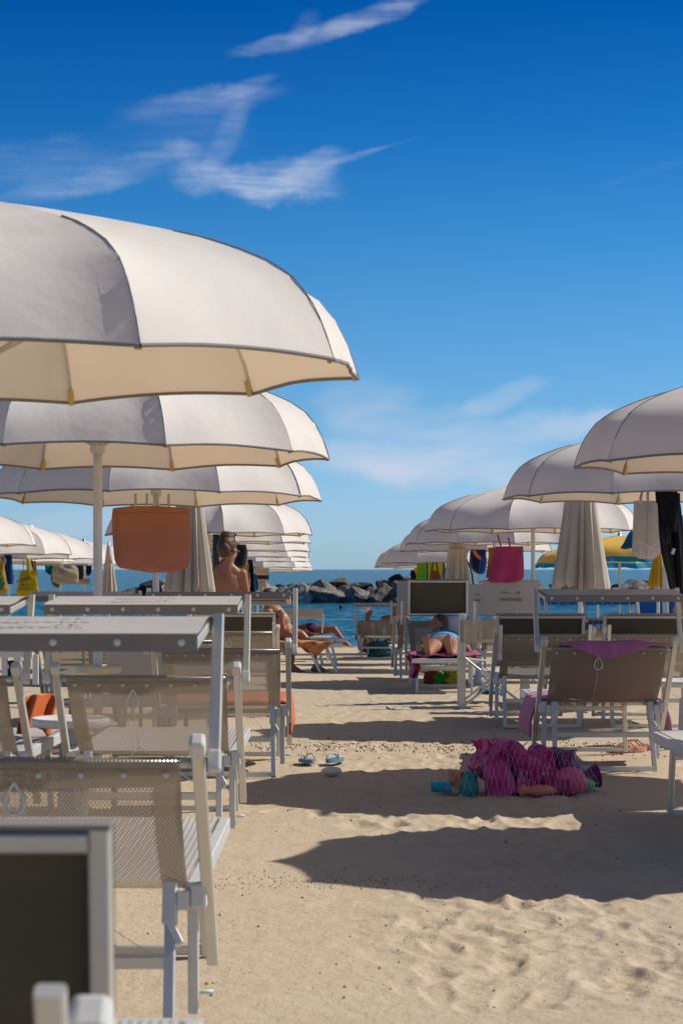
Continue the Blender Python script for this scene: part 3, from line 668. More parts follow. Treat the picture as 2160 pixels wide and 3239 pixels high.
def bag_things():
    # terracotta tote on the pole of the third parasol
    mt = NT('terracotta_linen'); c = mt.coord(); s_ = mt.n('ShaderNodeSeparateXYZ'); mt.l(c, s_.inputs[0])
    gr = mt.m('MULTIPLY', mt.m('SUBTRACT', s_.outputs[2], .95), 1.6, True)
    mt.base(mt.mix(mt.noise(c, 4, 4), mt.mix(gr, (.62,.17,.12), (.66,.20,.06)), mt.mix(gr, (.72,.26,.18), (.80,.30,.11)))).p(Roughness=.95)
    mt.bump(mt.m('ADD', mt.noise(c, 5, 5), mt.m('MULTIPLY', mt.noise(mt.coord('Object',(1,1,8)), 160, 1), .12)), .9, .05); M['terracotta'] = mt.mat
    d = 13.9
    t = hang('tote_bag', [(1600,420,500),(1604,364,596),(1608,357,602),(1640,354,601),(1700,357,605),(1745,360,602),(1770,363,601),(1788,370,597),(1800,384,592),(1804,425,572),(1811,470,540)], d, .10, M['terracotta'], 'large terracotta linen tote bag hanging from a parasol pole', 'bag', seed=3, wr=.010)
    sm = MB(); sm.tube([P(359+243*k/12, 1622+2*math.sin(k), d)-t.location+Vector((0,-.008-.045*math.sin(math.pi*k/12)**.4,0)) for k in range(13)], .0016, 4); sm.tube([P(372+2*math.sin(k), 1610+17*k, d)-t.location+Vector((0,-.040,0)) for k in range(11)], .0014, 4); sm.build('seam', cm('rust_thread', (.30,.09,.04)), t)
    M['strap'] = cloth('cream_strap', (.62,.50,.34))
    for a,b,sg in ((431,426,-1),(465,463,-1),(497,488,1),(534,528,1)):
        MB().bar(P(a,1606,d)-t.location+Vector((0,sg*.03,0)), P(b,1560,d)-t.location+Vector((0,sg*.03+.1,0)), .018,.004).build('handle', M['strap'], t)
    # pink tote
    pk = cm('pink_canvas', (.42,.045,.13), wr=.3)
    t = hang('tote_bag', [(1728,1568,1654),(1735,1564,1654),(1790,1552,1656),(1828,1545,1656),(1835,1538,1650),(1843,1556,1620)], 22.2, .10, pk, 'raspberry pink tote bag hanging under a parasol at right', 'bag', folds=3, fa=.008, seed=8,
      handle=[([(1583,1730),(1575,1700),(1572,1690)],.010,-1),([(1612,1732),(1606,1700)],.010,-1)])
    hang('cloth', [(1732,1542,1575),(1755,1545,1570),(1790,1540,1556),(1828,1536,1552)], 22.4, .04, cm('sunset_print', (.45,.22,.08), var=.35), 'orange patterned cloth tucked beside the pink tote', 'cloth', seed=4)
    # backpack
    nv_ = cm('navy_nylon', (.012,.03,.10), rough=.5); bl = cm('royal_nylon', (.01,.07,.36), rough=.5); og = cm('orange_strap', (.75,.23,.05))
    t = hang('backpack', [(1738,1490,1535),(1750,1486,1537),(1780,1484,1536),(1800,1490,1534),(1812,1502,1532),(1816,1512,1528)], 27.2, .20, nv_, 'navy and royal blue backpack with an orange strap on a parasol pole', 'backpack', seed=5)
    hang('pocket', [(1765,1520,1540),(1785,1514,1539),(1805,1512,1536),(1813,1516,1530)], 27.0, .16, bl, '', '', parent=t, seed=6)
    MB().tube([P(1497,1742,27.0)-t.location, P(1508,1758,26.98)-t.location, P(1521,1769,27.0)-t.location], .022, 8).build('strap', og, t)
    MB().tube([P(1476,1742,27.1)-t.location, P(1474,1768,27.1)-t.location, P(1482,1785,27.1)-t.location, P(1492,1815,27.1)-t.location, P(1498,1862,27.1)-t.location], .012, 6).build('strap', nv_, t)
    # cream lace tote with rope handles, black clothes
    lt = NT('cream_lace_canvas'); c = lt.coord(); sp = lt.n('ShaderNodeSeparateXYZ'); lt.l(c, sp.inputs[0])
    vz = lt.n('ShaderNodeTexVoronoi', feature='DISTANCE_TO_EDGE'); lt.l(c, vz.inputs[0]); vz.inputs['Scale'].default_value = 36
    wav = lt.m('ADD', sp.outputs[2], lt.m('MULTIPLY', lt.m('SINE', lt.m('MULTIPLY', sp.outputs[0], 42)), .018))
    low = lt.m('LESS_THAN', wav, 1.335); lace = lt.m('LESS_THAN', vz.outputs['Distance'], .09)
    col = lt.mix(low, (.58,.47,.35), lt.mix(lace, (.52,.43,.37), (.62,.53,.48))); ln = lt.m('LESS_THAN', lt.m('ABSOLUTE', lt.m('SUBTRACT', wav, 1.335)), .004)
    lt.base(lt.mix(ln, col, (.72,.64,.58))).p(Roughness=.9); lt.bump(lt.m('ADD', lt.noise(c, 6, 4), lt.m('MULTIPLY', lace, .1)), .3, .02); M['lace'] = lt.mat
    d = 13.9
    t = hang('tote_bag', [(1584,2004,2066),(1592,2003,2078),(1680,2000,2082),(1740,1998,2088),(1755,1999,2084),(1768,2022,2068)], d, .13, M['lace'], 'cream canvas tote with lace hem and rope handles beside black clothes', 'bag', seed=9, wr=.006)
    rope = cm('rope', (.60,.48,.35))
    MB().tube([P(2020,1590,d)-t.location+Vector((0,-.05,0)), P(2026,1570,d)-t.location, P(2036,1540,d)-t.location+Vector((0,.03,0))], .010, 8).build('handle', rope, t)
    MB().tube([P(2046,1585,d)-t.location+Vector((0,-.03,0)), P(2047,1565,d)-t.location, P(2052,1540,d)-t.location+Vector((0,.03,0))], .010, 8).build('handle', rope, t)
    sm = MB(); pts = [P(2044,1592,d)-t.location+Vector((0,-.055,0)), P(2040,1660,d)-t.location+Vector((0,-.082,0)), P(2036,1762,d)-t.location+Vector((0,-.085,0))]; sm.tube(pts, .0016, 4); sm.build('seam', cm('seam_thread',(.34,.25,.16)), t)
    bk = cm('black_terry', (.010,.010,.014), wr=.6, var=.3)
    t = hang('black_robe', [(1550,2070,2140),(1600,2074,2152),(1660,2078,2158),(1750,2090,2162),(1820,2108,2164),(1868,2118,2164),(1888,2138,2166)], 14.1, .16, bk, 'long black clothes hanging on a parasol pole at the right edge', 'clothes', folds=5, fa=.03, seed=2)
    hang('sleeve', [(1560,2084,2150),(1640,2098,2150),(1670,2110,2144),(1682,2128,2142)], 13.95, .07, bk, '', '', parent=t, folds=2, fa=.01, seed=3)
    hang('sleeve', [(1640,2082,2120),(1700,2092,2120),(1722,2100,2114)], 13.95, .07, bk, '', '', parent=t, folds=2, fa=.01, seed=4)
    MB().box(P(2128,1744,13.93)-t.location, (.022,.003,.042), Matrix.Rotation(.35,3,'Y')).build('care_label', M['plastic'], t)
    # green towel, vest, brown bag, peach
    hang('beach_towel', [(1778,1319,1345),(1810,1317,1346),(1842,1315,1346)], 35.5, .05, cm('lime_terry', (.13,.36,.01)), 'lime green towel hanging above the raised dark awning', 'towel', folds=3, fa=.02, seed=1)
    hang('safety_vest', [(1780,1352,1400),(1800,1353,1398),(1842,1354,1392)], 35.7, .05, cm('hivis', (.38,.46,.02)), 'yellow green safety vest hanging right of the lime towel', 'vest', folds=3, fa=.02, seed=2)
    hang('shoulder_bag', [(1805,1362,1386),(1815,1360,1392),(1838,1358,1398),(1846,1362,1396)], 35.3, .14, cm('brown_leather', (.16,.055,.02), rough=.6), 'brown leather shoulder bag hanging in front of the safety vest', 'bag', seed=3, handle=[([(1365,1808),(1368,1785),(1372,1778)],.02,0),([(1384,1808),(1380,1778)],.02,0)])
    hang('clothes', [(1803,1299,1308),(1818,1297,1316),(1842,1300,1318)], 35.6, .06, cm('black_terry', (.01,.01,.01)), 'small black garment hanging left of the lime towel', 'clothes', seed=3)
    hang('beach_towel', [(1796,1310,1318),(1815,1304,1318),(1832,1310,1317)], 35.8, .04, cm('peach_terry', (.75,.36,.18)), 'peach cloth between the black garment and lime towel', 'towel', seed=5)
    hang('beach_towel', [(1778,1346,1352),(1842,1347,1355)], 35.9, .04, cm('teal_dark', (.01,.09,.09)), 'narrow dark teal cloth beside the lime towel', 'towel', seed=6)
    hang('beach_towel', [(1775,1386,1406),(1842,1400,1416)], 36.2, .05, cm('slate_cloth', (.10,.15,.17)), 'slate blue cloth left of the slim closed parasol', 'towel', folds=3, fa=.02, seed=7)
    # left hanging things
    ye = cm('yellow_canvas', (.55,.38,.0), wr=.3)
    d = 26.2
    t = hang('tote_bag', [(1805,64,115),(1815,64,114),(1835,61,118),(1875,51,127),(1885,62,127)], d, .07, ye, 'yellow tote bag with black lettering hanging at the left edge', 'bag', seed=11, wr=.008, handle=[([(91,1806),(92,1780),(92,1766)],.022,-1),([(76,1806),(76,1785),(78,1766)],.006,-1)])
    def onbag(cx, cy, rot, s=1):
        def f(x, y):
            X = x*math.cos(rot)-y*math.sin(rot); Y = x*math.sin(rot)+y*math.cos(rot); q = P(cx, cy, d)-t.location
            return Vector((q.x+X, q.y-.062, q.z+Y))
        return f
    make_text("L'ARABO", .052, t, M['print'], onbag(80, 1837, .25), bold=.002)
    make_text("DAL 1978", .036, t, M['print'], onbag(79, 1866, -.05), bold=.001)
    sq = MB(); r5 = random.Random(4)
    for k in range(16):
        cx, cy = 66+r5.random()*26, 1844+r5.random()*14; a = r5.uniform(-.7,.3); b = P(cx,cy,d)-t.location+Vector((0,-.066,0)); e = b+Vector((math.cos(a),0,math.sin(a)))*r5.uniform(.02,.05)
        sq.tube([b,e], .0025, 4)
    sq.build('print', M['print'], t)
    hang('tote_bag', [(1774,-30,14),(1800,-30,16),(1855,-30,25),(1872,-30,24),(1880,-30,14)], 26.0, .08, cm('mustard_print', (.60,.33,.02), var=.2), 'mustard bag with green flowers cut by the left edge', 'bag', seed=12)
    fl = MB(); t = [o for o in C.objects if o.name.startswith('tote_bag')][-1]
    for (a,b) in ((4,1832),(9,1858),(-4,1845),(1,1812),(13,1846)):
        q = P(a,b,26.0)-t.location+Vector((0,-.075,0))
        for k in range(5):
            an = k*1.257; fl.lathe([(.016,0),(.012,.004)], q+Vector((math.cos(an)*.02,0,math.sin(an)*.02)), 8, axis=(0,-1,0))
    fl.build('flower_print', cm('flower_green', (.01,.20,.10)), t)
    hang('beach_towel', [(1755,13,39),(1790,14,41),(1830,20,45),(1848,26,42)], 26.5, .06, cm('navy_terry', (.005,.03,.16)), 'navy blue towel between the two yellow bags at the left edge', 'towel', folds=2, fa=.02, seed=2)
    hang('clothes', [(1756,0,12),(1775,2,22),(1790,12,18)], 26.3, .05, cm('grey_cloth', (.30,.27,.22)), 'grey cloth tied above the mustard bag', 'clothes', folds=3, fa=.02, seed=3)
    hang('beach_towel', [(1774,98,114),(1800,104,117),(1828,115,120)], 26.5, .05, cm('leopard', (.22,.08,.01), var=.45), 'brown patterned scarf right of the yellow tote handle', 'scarf', folds=2, fa=.01, seed=4)
    hang('beach_towel', [(1788,144,170),(1808,145,168),(1818,156,166)], 34.4, .05, cm('teal_terry', (.0,.14,.12)), 'dark teal towel left of the beige canvas bag', 'towel', folds=2, fa=.02, seed=5)
    hang('canvas_bag', [(1788,172,236),(1795,168,246),(1812,166,250),(1840,166,250),(1848,190,246)], 34.2, .2, cm('beige_canvas', (.42,.34,.22), wr=.5), 'crumpled beige canvas bag hanging left of the nearest pole', 'bag', seed=6, wr=.03)
    MB().lathe([(.075,0),(.07,.01)], (0,0,0), 8, axis=(0,-1,0)).build('round_tag', M['plastic'], C.objects[-1] if 0 else None) if 0 else None
    hang('net_bag', [(1818,162,172),(1835,161,190),(1852,168,192),(1858,178,190)], 34.5, .12, cm('green_net', (.12,.16,.08), var=.4), 'dark green net bag drooping under the beige canvas bag', 'bag', seed=7)
    hang('clothes', [(1788,242,264),(1815,246,266),(1833,250,264)], 39, .06, cm('charcoal_cloth', (.03,.03,.05)), 'charcoal clothes hanging beside the nearest pole', 'clothes', folds=4, fa=.02, seed=8)
    hang('clothes', [(1788,272,292),(1812,273,290),(1821,276,284)], 39.2, .06, cm('black_terry',(.01,.01,.01)), 'black clothes hanging just left of the nearest pole', 'clothes', folds=3, fa=.02, seed=9)
    hang('beach_towel', [(1830,240,286),(1848,246,287)], 42, .05, cm('salmon_terry', (.50,.28,.20)), 'salmon towel below the charcoal clothes by the nearest pole', 'towel', folds=2, fa=.02, seed=10)
    # around the standing woman
    d = 22.6
    hang('backpack', [(1722,738,778),(1738,742,782),(1762,742,781),(1785,738,778),(1797,745,768)], d, .24, cm('black_nylon', (.012,.014,.013), rough=.5), 'black backpack hanging right of the standing woman', 'backpack', seed=1)
    hang('clothes', [(1690,675,694),(1760,672,692),(1850,676,700)], 22.8, .1, cm('black_nylon', (.01,.01,.01)), 'black garment hanging behind the woman next to the closed parasol', 'clothes', folds=3, fa=.03, seed=2)
    hang('beach_towel', [(1784,748,788),(1800,752,786),(1832,772,784)], 22.9, .06, cm('yellow_terry', (.52,.36,.05)), 'yellow cloth below the black backpack', 'towel', folds=3, fa=.02, seed=3)
    hang('clothes', [(1770,784,798),(1800,782,803),(1830,779,804),(1870,780,810),(1890,788,812)], 26.6, .08, cm('navy_dotted', (.006,.010,.035)), 'navy dotted dress hanging under the distant parasols', 'clothes', folds=3, fa=.03, seed=4)
    hang('beach_towel', [(1815,802,810),(1850,806,819),(1868,810,817)], 26.8, .04, cm('turquoise_terry', (.0,.22,.30)), 'turquoise cloth right of the navy dotted dress', 'towel', seed=5)
    hang('clothes', [(1812,784,791),(1850,786,793),(1860,788,792)], 26.4, .03, cm('coral_strap', (.45,.16,.08)), 'orange strip of cloth on the navy dotted dress', 'clothes', seed=6)
    hang('straw_bag', [(1797,804,852),(1818,804,851)], 31, .12, cm('straw', (.55,.42,.28)), 'straw coloured bag top above its brown leather band', 'bag', seed=7)
    hang('leather_bag', [(1819,803,852),(1833,806,850)], 31.1, .13, cm('dark_leather', (.045,.02,.012), rough=.5), 'dark brown leather band bag under the straw bag', 'bag', seed=8)
    hang('paper_bag', [(1834,815,840),(1858,817,842)], 31.3, .06, cm('peach_paper', (.55,.38,.26)), 'peach paper bag hanging below the brown leather bag', 'bag', seed=9)
    hang('beach_towel', [(1850,748,756),(1880,742,758),(1898,740,762)], 24, .05, cm('jungle_print', (.09,.14,.03), var=.6), 'leaf patterned cloth behind the elbow of the standing woman', 'towel', folds=2, fa=.01, seed=10)
bag_things()
# ------------------------------------------------------------------ neighbouring beach: yellow and blue
M['yellow_canopy'] = cloth('yellow_parasol_fabric', (.80,.52,.09), .2, (.9,.5,.05)); M['blue_canvas'] = cloth('blue_canvas', (.01,.10,.42)); M['teal_fabric'] = cloth('teal_valance', (.0,.25,.48), .25, (0,.3,.6), wr=.4)
M['navy_fabric'] = cloth('navy_fabric', (.005,.09,.2), wr=.4)
YP = make_parasol(8, 1.25, 'yellow_canopy', 'plastic', 'yellow_canopy', .02, 'teal_fabric', .72, 'beach_parasol')
def yp(px, d, hy, rot, label, s=1.0):
    o = YP if YP.get('label') is None else copy_tree(YP); x = (px-1080)/F*d; o.location = (x, d, zc(hy,d)-1.7*s); o.rotation_euler = (0,0,rot); o.scale = (s,s,s)
    return tag(o, label, 'parasol', 'yellow parasols with blue valance')
yp(1958, 31, 1762, .25, 'yellow parasol with turquoise valance right of the large closed parasol', .82)
yp(1890, 40, 1782, .5, 'farther yellow and turquoise parasol partly behind the large closed parasol', 1.0)
BP = make_parasol(8, 1.25, 'navy_fabric', 'plastic', 'navy_fabric', .02, 'navy_fabric', .7)
BP.location = ((2290-1080)/F*25, 25, zc(1712,25)-1.7); tag(BP, 'dark blue parasol behind the cream lace tote at the right edge', 'parasol')
M['yellow_closed'] = cloth('yellow_folded_fabric', (.62,.40,.03), .1, (.8,.5,.0), wr=.2)
closed_parasol(2080, 29, 1740, 1860, 26, 70, 'closed yellow parasol between the cream lace tote and black clothes', mat='yellow_closed', seed=4)
for xc, yh, st, lb in ((3.42,31.3,'flat','left most of the three navy loungers with wooden bars'), (4.10,31.3,'flat','middle navy lounger with a wooden bar behind the thin awning'), (4.80,30.4,'up','navy lounger with raised bright blue awning near the black clothes')):
    lounger(xc, yh, st, lb, 'navy blue sun loungers of the next beach', 0, mesh_mat='mesh_blue', canvas='blue_canvas', lip='blue_canvas', text=False, wood=True)
# ------------------------------------------------------------------ people
def skin_mat(nm, col):
    t = NT(nm); c = t.coord(); n = t.noise(c, 14, 4); t.base(t.mix(n, tuple(x*.82 for x in col), tuple(x*1.08 for x in col))).p(Roughness=.5, Specular_IOR_Level=.35)
    t.b.inputs['Subsurface Weight'].default_value = .08; t.b.inputs['Subsurface Radius'].default_value = (.02,.008,.004); t.bump(t.noise(c, 60, 3), .08, .004); return t.mat
M['skin_tan'] = skin_mat('tanned_skin', (.38,.17,.095)); M['skin_brown'] = skin_mat('deep_tanned_skin', (.22,.085,.045)); M['skin_fair'] = skin_mat('fair_skin', (.48,.25,.165))
def hair_mat(nm, a, b):
    t = NT(nm); c = t.coord('Object', (1,1,.35)); n = t.noise(c, 55, 5, .6, 1.5); t.base(t.mix(t.ramp(n, [(.38,(0,0,0)),(.62,(1,1,1))]), a, b)).p(Roughness=.5); t.bump(n, .6, .01); return t.mat
M['hair_blonde'] = hair_mat('dark_blonde_hair', (.025,.011,.005), (.15,.07,.02)); M['hair_dark'] = hair_mat('dark_hair', (.015,.008,.006), (.06,.035,.02)); M['hair_red'] = hair_mat('auburn_hair', (.04,.012,.006), (.15,.05,.02))
def cap_bm(bm, a, ra, b, rb, n=12, ell=(1,1)):
    """tapered capsule a->b; ell flattens the section (side, depth)"""
    a, b = Vector(a), Vector(b); t = (b-a); L = t.length; t.normalize()
    ref = Vector((0,1,0)) if abs(t.y) < .85 else Vector((0,0,1)); s = t.cross(ref).normalized(); u = s.cross(t)
    rings = []
    for k in range(5): th = math.pi/2*(1-k/4); rings.append((a - t*ra*math.sin(th), max(ra*math.cos(th),.001)))
    for k in range(1,5): th = math.pi/2*k/4; rings.append((b + t*rb*math.sin(th), max(rb*math.cos(th),.001)))
    rows = []
    for c, r in rings: rows.append([bm.verts.new(c+s*math.cos(2*math.pi*i/n)*r*ell[0]+u*math.sin(2*math.pi*i/n)*r*ell[1]) for i in range(n)])
    for i in range(len(rows)-1):
        for k in range(n): bm.faces.new((rows[i][k], rows[i][(k+1)%n], rows[i+1][(k+1)%n], rows[i+1][k]))
    bm.faces.new(rows[0][::-1]); bm.faces.new(rows[-1])
def body(name, segs, mat, parent, voxel=.010, smooth=4):
    bm = bmesh.new()
    for s in segs:
        if s[0] == 'e':       # ellipsoid: centre, radii, rotation matrix or None
            m = Matrix.Translation(s[1]) @ (s[3].to_4x4() if len(s) > 3 and s[3] is not None else Matrix()) @ Matrix.Diagonal((*s[2],1))
            bmesh.ops.create_uvsphere(bm, u_segments=16, v_segments=10, radius=1, matrix=m)
        else: cap_bm(bm, *s)
    bmesh.ops.recalc_face_normals(bm, faces=bm.faces)
    me = bpy.data.meshes.new(name); bm.to_mesh(me); bm.free(); me.materials.append(mat); o = bpy.data.objects.new(name, me); C.objects.link(o); o.parent = parent
    r = o.modifiers.new('r','REMESH'); r.mode = 'VOXEL'; r.voxel_size = voxel; r.use_smooth_shade = True
    sm = o.modifiers.new('s','SMOOTH'); sm.iterations = smooth; sm.factor = .5
    return o
def hand(p, dirv, palm, s=1.0, curl=.3):
    """palm and five fingers from wrist p along dirv; palm = palm normal"""
    dv = Vector(dirv).normalized(); pn = Vector(palm); pn = (pn-dv*pn.dot(dv)).normalized(); sd = dv.cross(pn); out = []
    p = Vector(p); out.append((p, .024*s, p+dv*.075*s, .030*s, 10, (1,.6)))
    for i, (o, L) in enumerate(((-.030,.062),(-.010,.074),(.010,.070),(.029,.055))):
        a = p+dv*.085*s+sd*o*s; b = a+(dv*math.cos(curl)+pn*math.sin(curl))*L*.55*s; c = b+(dv*math.cos(2*curl)+pn*math.sin(2*curl))*L*.5*s
        out += [(a,.0095*s,b,.0085*s,8), (b,.0085*s,c,.007*s,8)]
    a = p+dv*.03*s-sd*.03*s; b = a+(dv*.6-sd*.7+pn*.3)*.04*s; c = b+(dv*.9-sd*.25+pn*.2)*.035*s
    return out+[(a,.013*s,b,.010*s,8),(b,.010*s,c,.008*s,8)]
def foot(p, fwd, up, s=1.0, toes=True):
    f = Vector(fwd).normalized(); u = Vector(up).normalized(); sd = f.cross(u); p = Vector(p)
    out = [(p-f*.03*s-u*.045*s, .034*s, p+f*.11*s-u*.055*s, .026*s, 10), (p, .036*s, p+f*.13*s-u*.05*s, .024*s, 10), (p+f*.10*s-u*.06*s-sd*.02*s,.024*s,p+f*.10*s-u*.06*s+sd*.022*s,.020*s)]
    for i in range(5):
        o = -.034+.017*i; a = p+f*.14*s+sd*o*s-u*.062*s; out.append((a,.012*s if i else .015*s, a+f*(.045-.006*i)*s,.009*s if i else .013*s, 8))
    return out
def head(c, fwd, up, s=1.0):
    c, f, u = Vector(c), Vector(fwd).normalized(), Vector(up).normalized(); u = (u-f*u.dot(f)).normalized(); sd = f.cross(u)
    B = Matrix((sd, f, u)).transposed()
    q = lambda x, y, z: c+(sd*x+f*y+u*z)*s
    out = [('e', q(0,-.012,.028), (.074*s,.092*s,.088*s), B), ('e', q(0,.022,-.03), (.056*s,.066*s,.082*s), B), ('e', q(0,.062,-.085), (.026*s,.022*s,.020*s), B),
      ('e', q(.072,.0,-.005), (.012*s,.020*s,.032*s), B), ('e', q(-.072,.0,-.005), (.012*s,.020*s,.032*s), B),
      (q(0,.082,.018), .010*s, q(0,.106,-.022), .014*s, 8), ('e', q(0,.083,-.052), (.026*s,.012*s,.007*s), B), ('e', q(0,.081,-.064), (.022*s,.012*s,.007*s), B),
      (q(.045,.074,.030), .008*s, q(.012,.086,.028), .009*s, 8), (q(-.045,.074,.030), .008*s, q(-.012,.086,.028), .009*s, 8), ('e', q(.040,.060,-.02),(.02*s,.02*s,.02*s),B), ('e', q(-.040,.060,-.02),(.02*s,.02*s,.02*s),B)]
    return out, q
def eyes(q, parent, closed=False):
    mb = MB()
    for x in (-.031,.031): mb.lathe([(.002,-.010),(.010,-.004),(.012,0),(.010,.006),(.003,.009)], q(x,.078,.012), 10, axis=(q(0,1,0)-q(0,0,0)))
    mb.build('eyes', M['skin_fair'] if closed else M['eye'], parent)
M['eye'] = plain('eye', (.25,.2,.18), .2)
def person(label, loc): return empty('person', loc, label=label, cat='person')
def standing_woman():
    d = 19.5; o = P(712, 1800, d); L = Vector((o.x, d, g(d))); r = person('tanned woman standing with her back to us, black halter bikini and pinned up hair', L)
    H = 1.60; zt = lambda py: CZ-(py-1800)/F*d-L.z; X = lambda px: (px-1080)/F*d-L.x
    sh = zt(1803); hp = zt(1945); hd = (X(722), -.02, zt(1743))
    hs, q = head(hd, (.45,.80,-.42), (.10,.42,.9), 1.10)
    lS, rS = (X(660), .0, sh-.02), (X(767), .0, sh-.035); lE, rE = (X(650), .05, zt(1892)), (X(784), .02, zt(1898)); lH = (X(668), .28, zt(1925)); rH = (X(790), .26, zt(1940))
    seg = hs+[((X(716),-.01,zt(1803)), .072, (hd[0]-.0,-.02,hd[2]-.06), .058), ((X(718),-.015,zt(1785)), .05, (X(755),-.01,zt(1815)), .045), ((X(716),-.015,zt(1785)), .05, (X(676),-.01,zt(1812)), .045),
      ((X(716),-.005,sh-.02), .075, (X(742),-.005,sh-.025), .060, 12), ((X(716),-.005,sh-.02), .075, (X(686),-.005,sh-.02), .060, 12),
      ('e',(X(714),.0,sh-.13),(.160,.098,.185)), ('e',(X(712),.01,sh-.30),(.125,.088,.17)), ('e',(X(710),.02,hp+.03),(.165,.115,.14)),
      (lS,.048,lE,.036,12),(rS,.048,rE,.036,12),(lE,.036,lH,.025,12),(rE,.036,rH,.025,12),
      ((X(690),.02,hp-.02),.095,(X(692),.0,.50),.056,14),((X(730),.02,hp-.02),.095,(X(730),.0,.50),.056,14),((X(692),.0,.50),.056,(X(690),-.02,.09),.036,12),((X(730),.0,.50),.056,(X(733),-.02,.09),.036,12)]
    seg += foot((X(690),-.02,.075),(0,1,0),(0,0,1))+foot((X(733),-.02,.075),(.1,1,0),(0,0,1))+hand(lH,(.2,.9,0),(1,0,0))+hand(rH,(-.2,.9,.1),(-1,0,0))
    b = body('body', seg, M['skin_tan'], r, .009); eyes(q, r)
    hr = [('e', q(0,-.03,.045),(.096,.106,.096)), ('e', q(.0,-.052,.110),(.078,.072,.062)), ('e', q(.022,-.03,.140),(.050,.045,.034)), ('e', q(0,-.072,-.015),(.072,.055,.08)), ('e', q(-.02,-.06,-.06),(.03,.03,.03)), ('e', q(-.05,-.045,.02),(.04,.05,.06)), ('e', q(.05,-.045,.03),(.035,.05,.06))]
    rr = random.Random(3); hm = [('e', h[1], tuple(x for x in h[2]), (q(1,0,0)-q(0,0,0)).to_track_quat('X','Z').to_matrix()) for h in hr]
    for k in range(16):
        a = rr.uniform(0,6.28); z = rr.uniform(-.03,.15); p0 = q(.07*math.cos(a), -.045+.05*math.sin(a), z); p1 = p0+Vector((rr.uniform(-.03,.03), rr.uniform(-.02,.02), rr.uniform(.0,.05))); hm.append((p0,.009,p1,.005,6))
    body('hair', hm, M['hair_blonde'], r, .007, 1)
    bk = cm('black_lycra', (.008,.008,.010)); st = MB()
    def loop(z, rx, ry, cx, cy, rad, a0=0, a1=2*math.pi): return [(cx+rx*math.cos(t), cy+ry*math.sin(t), z) for t in np.linspace(a0,a1,30)]
    st.tube(loop(zt(1887), .150, .105, X(712), .0, .004), .004, 6, cap=False)
    for k,(dx,dz) in enumerate(((-.028,-.035),(.03,-.04),(-.02,.012),(.02,.012))): st.tube([(X(712),-.105,zt(1887)),(X(712)+dx,-.112,zt(1887)+dz)], .003, 5)
    st.tube([(X(694),.02,sh+.01),(X(700),-.062,zt(1775)),(X(712),-.074,zt(1770)),(X(726),-.066,zt(1774)),(X(742),.02,sh+.01),(X(745),.08,sh-.08)], .0035, 6)
    for dx in (-.03,-.015): st.tube([(X(700),-.07,zt(1774)),(X(700)+dx,-.078,zt(1774)-.02)], .003, 5)
    st.build('bikini_top', bk, r)
    bb = MB(); bb.sheet(lambda u,v: Vector((X(710)+.172*math.cos(2*math.pi*u)*(1-.15*v), .02+.122*math.sin(2*math.pi*u)*(1-.1*v), hp+.04-.13*v)), 28, 6); bb.build('bikini_bottom', bk, r)
    gl = MB(); gl.tube([q(.076,0,.015), q(.072,.075,.018)], .002, 5); gl.tube([q(.05,.09,.012),q(.0,.1,.014),q(-.05,.09,.012)], .002, 5); gl.build('glasses', M['plastic'], r)
standing_woman()
def seated_person():
    d = 26.5; L = Vector(((900-1080)/F*d, d, g(d))); X = lambda px: (px-1080)/F*d-L.x; Z = lambda py: CZ-(py-1800)/F*d-L.z
    r = person('tanned person bending forward, sitting on an orange towelled lounger', L)
    hs, q = head((X(846),-.02,Z(1892)), (-.92,-.15,-.35), (-.2,0,.95), .95)
    seg = hs+[((X(856),0,Z(1912)),.05,(X(850),-.01,Z(1900)),.048),('e',(X(868),0,Z(1942)),(.17,.13,.13),Matrix.Rotation(.6,3,'Y')),('e',(X(886),0,Z(1968)),(.14,.12,.17),Matrix.Rotation(-.35,3,'Y')),('e',(X(903),0,Z(2000)),(.145,.16,.13)),
      ((X(890),-.14,Z(1938)),.05,(X(893),-.17,Z(1972)),.042,12),((X(893),-.17,Z(1972)),.042,(X(893),-.12,Z(1996)),.03,12),((X(852),-.12,Z(1935)),.045,(X(822),-.15,Z(1952)),.036,12),((X(822),-.15,Z(1952)),.036,(X(808),-.2,Z(1975)),.028,12),
      ((X(905),-.04,Z(1998)),.095,(X(952),-.08,Z(2006)),.062,14),((X(952),-.08,Z(2006)),.062,(X(985),-.10,Z(2040)),.050,12),((X(985),-.10,Z(2040)),.050,(X(997),-.10,Z(2076)),.034,12),
      ((X(900),.10,Z(2003)),.09,(X(925),-.2,Z(2012)),.06,12),((X(925),-.2,Z(2012)),.06,(X(926),-.25,Z(2090)),.034,12)]
    seg += foot((X(997),-.10,.075),(.9,-.3,0),(0,0,1))+foot((X(926),-.25,.075),(.7,-.5,0),(0,0,1))+hand((X(893),-.12,Z(1996)),(.3,0,-1),(1,0,0))+hand((X(808),-.2,Z(1975)),(-.4,0,-.9),(1,0,0))
    body('body', seg, M['skin_tan'], r, .011); eyes(q, r)
    B = (q(1,0,0)-q(0,0,0)); Bm = Matrix((q(1,0,0)-q(0,0,0), q(0,1,0)-q(0,0,0), q(0,0,1)-q(0,0,0))).transposed().normalized()
    body('hair', [('e', q(0,-.035,.045),(.086,.095,.088),Bm), ('e', q(0,-.085,.02),(.06,.04,.06),Bm)], M['hair_dark'], r, .008, 2)
    MB().tube([(X(868),-.142,Z(1947)),(X(880),-.165,Z(1950)),(X(898),-.12,Z(1953))], .012, 6).build('bikini_top', cm('plum_lycra', (.06,.01,.03)), r)
seated_person()
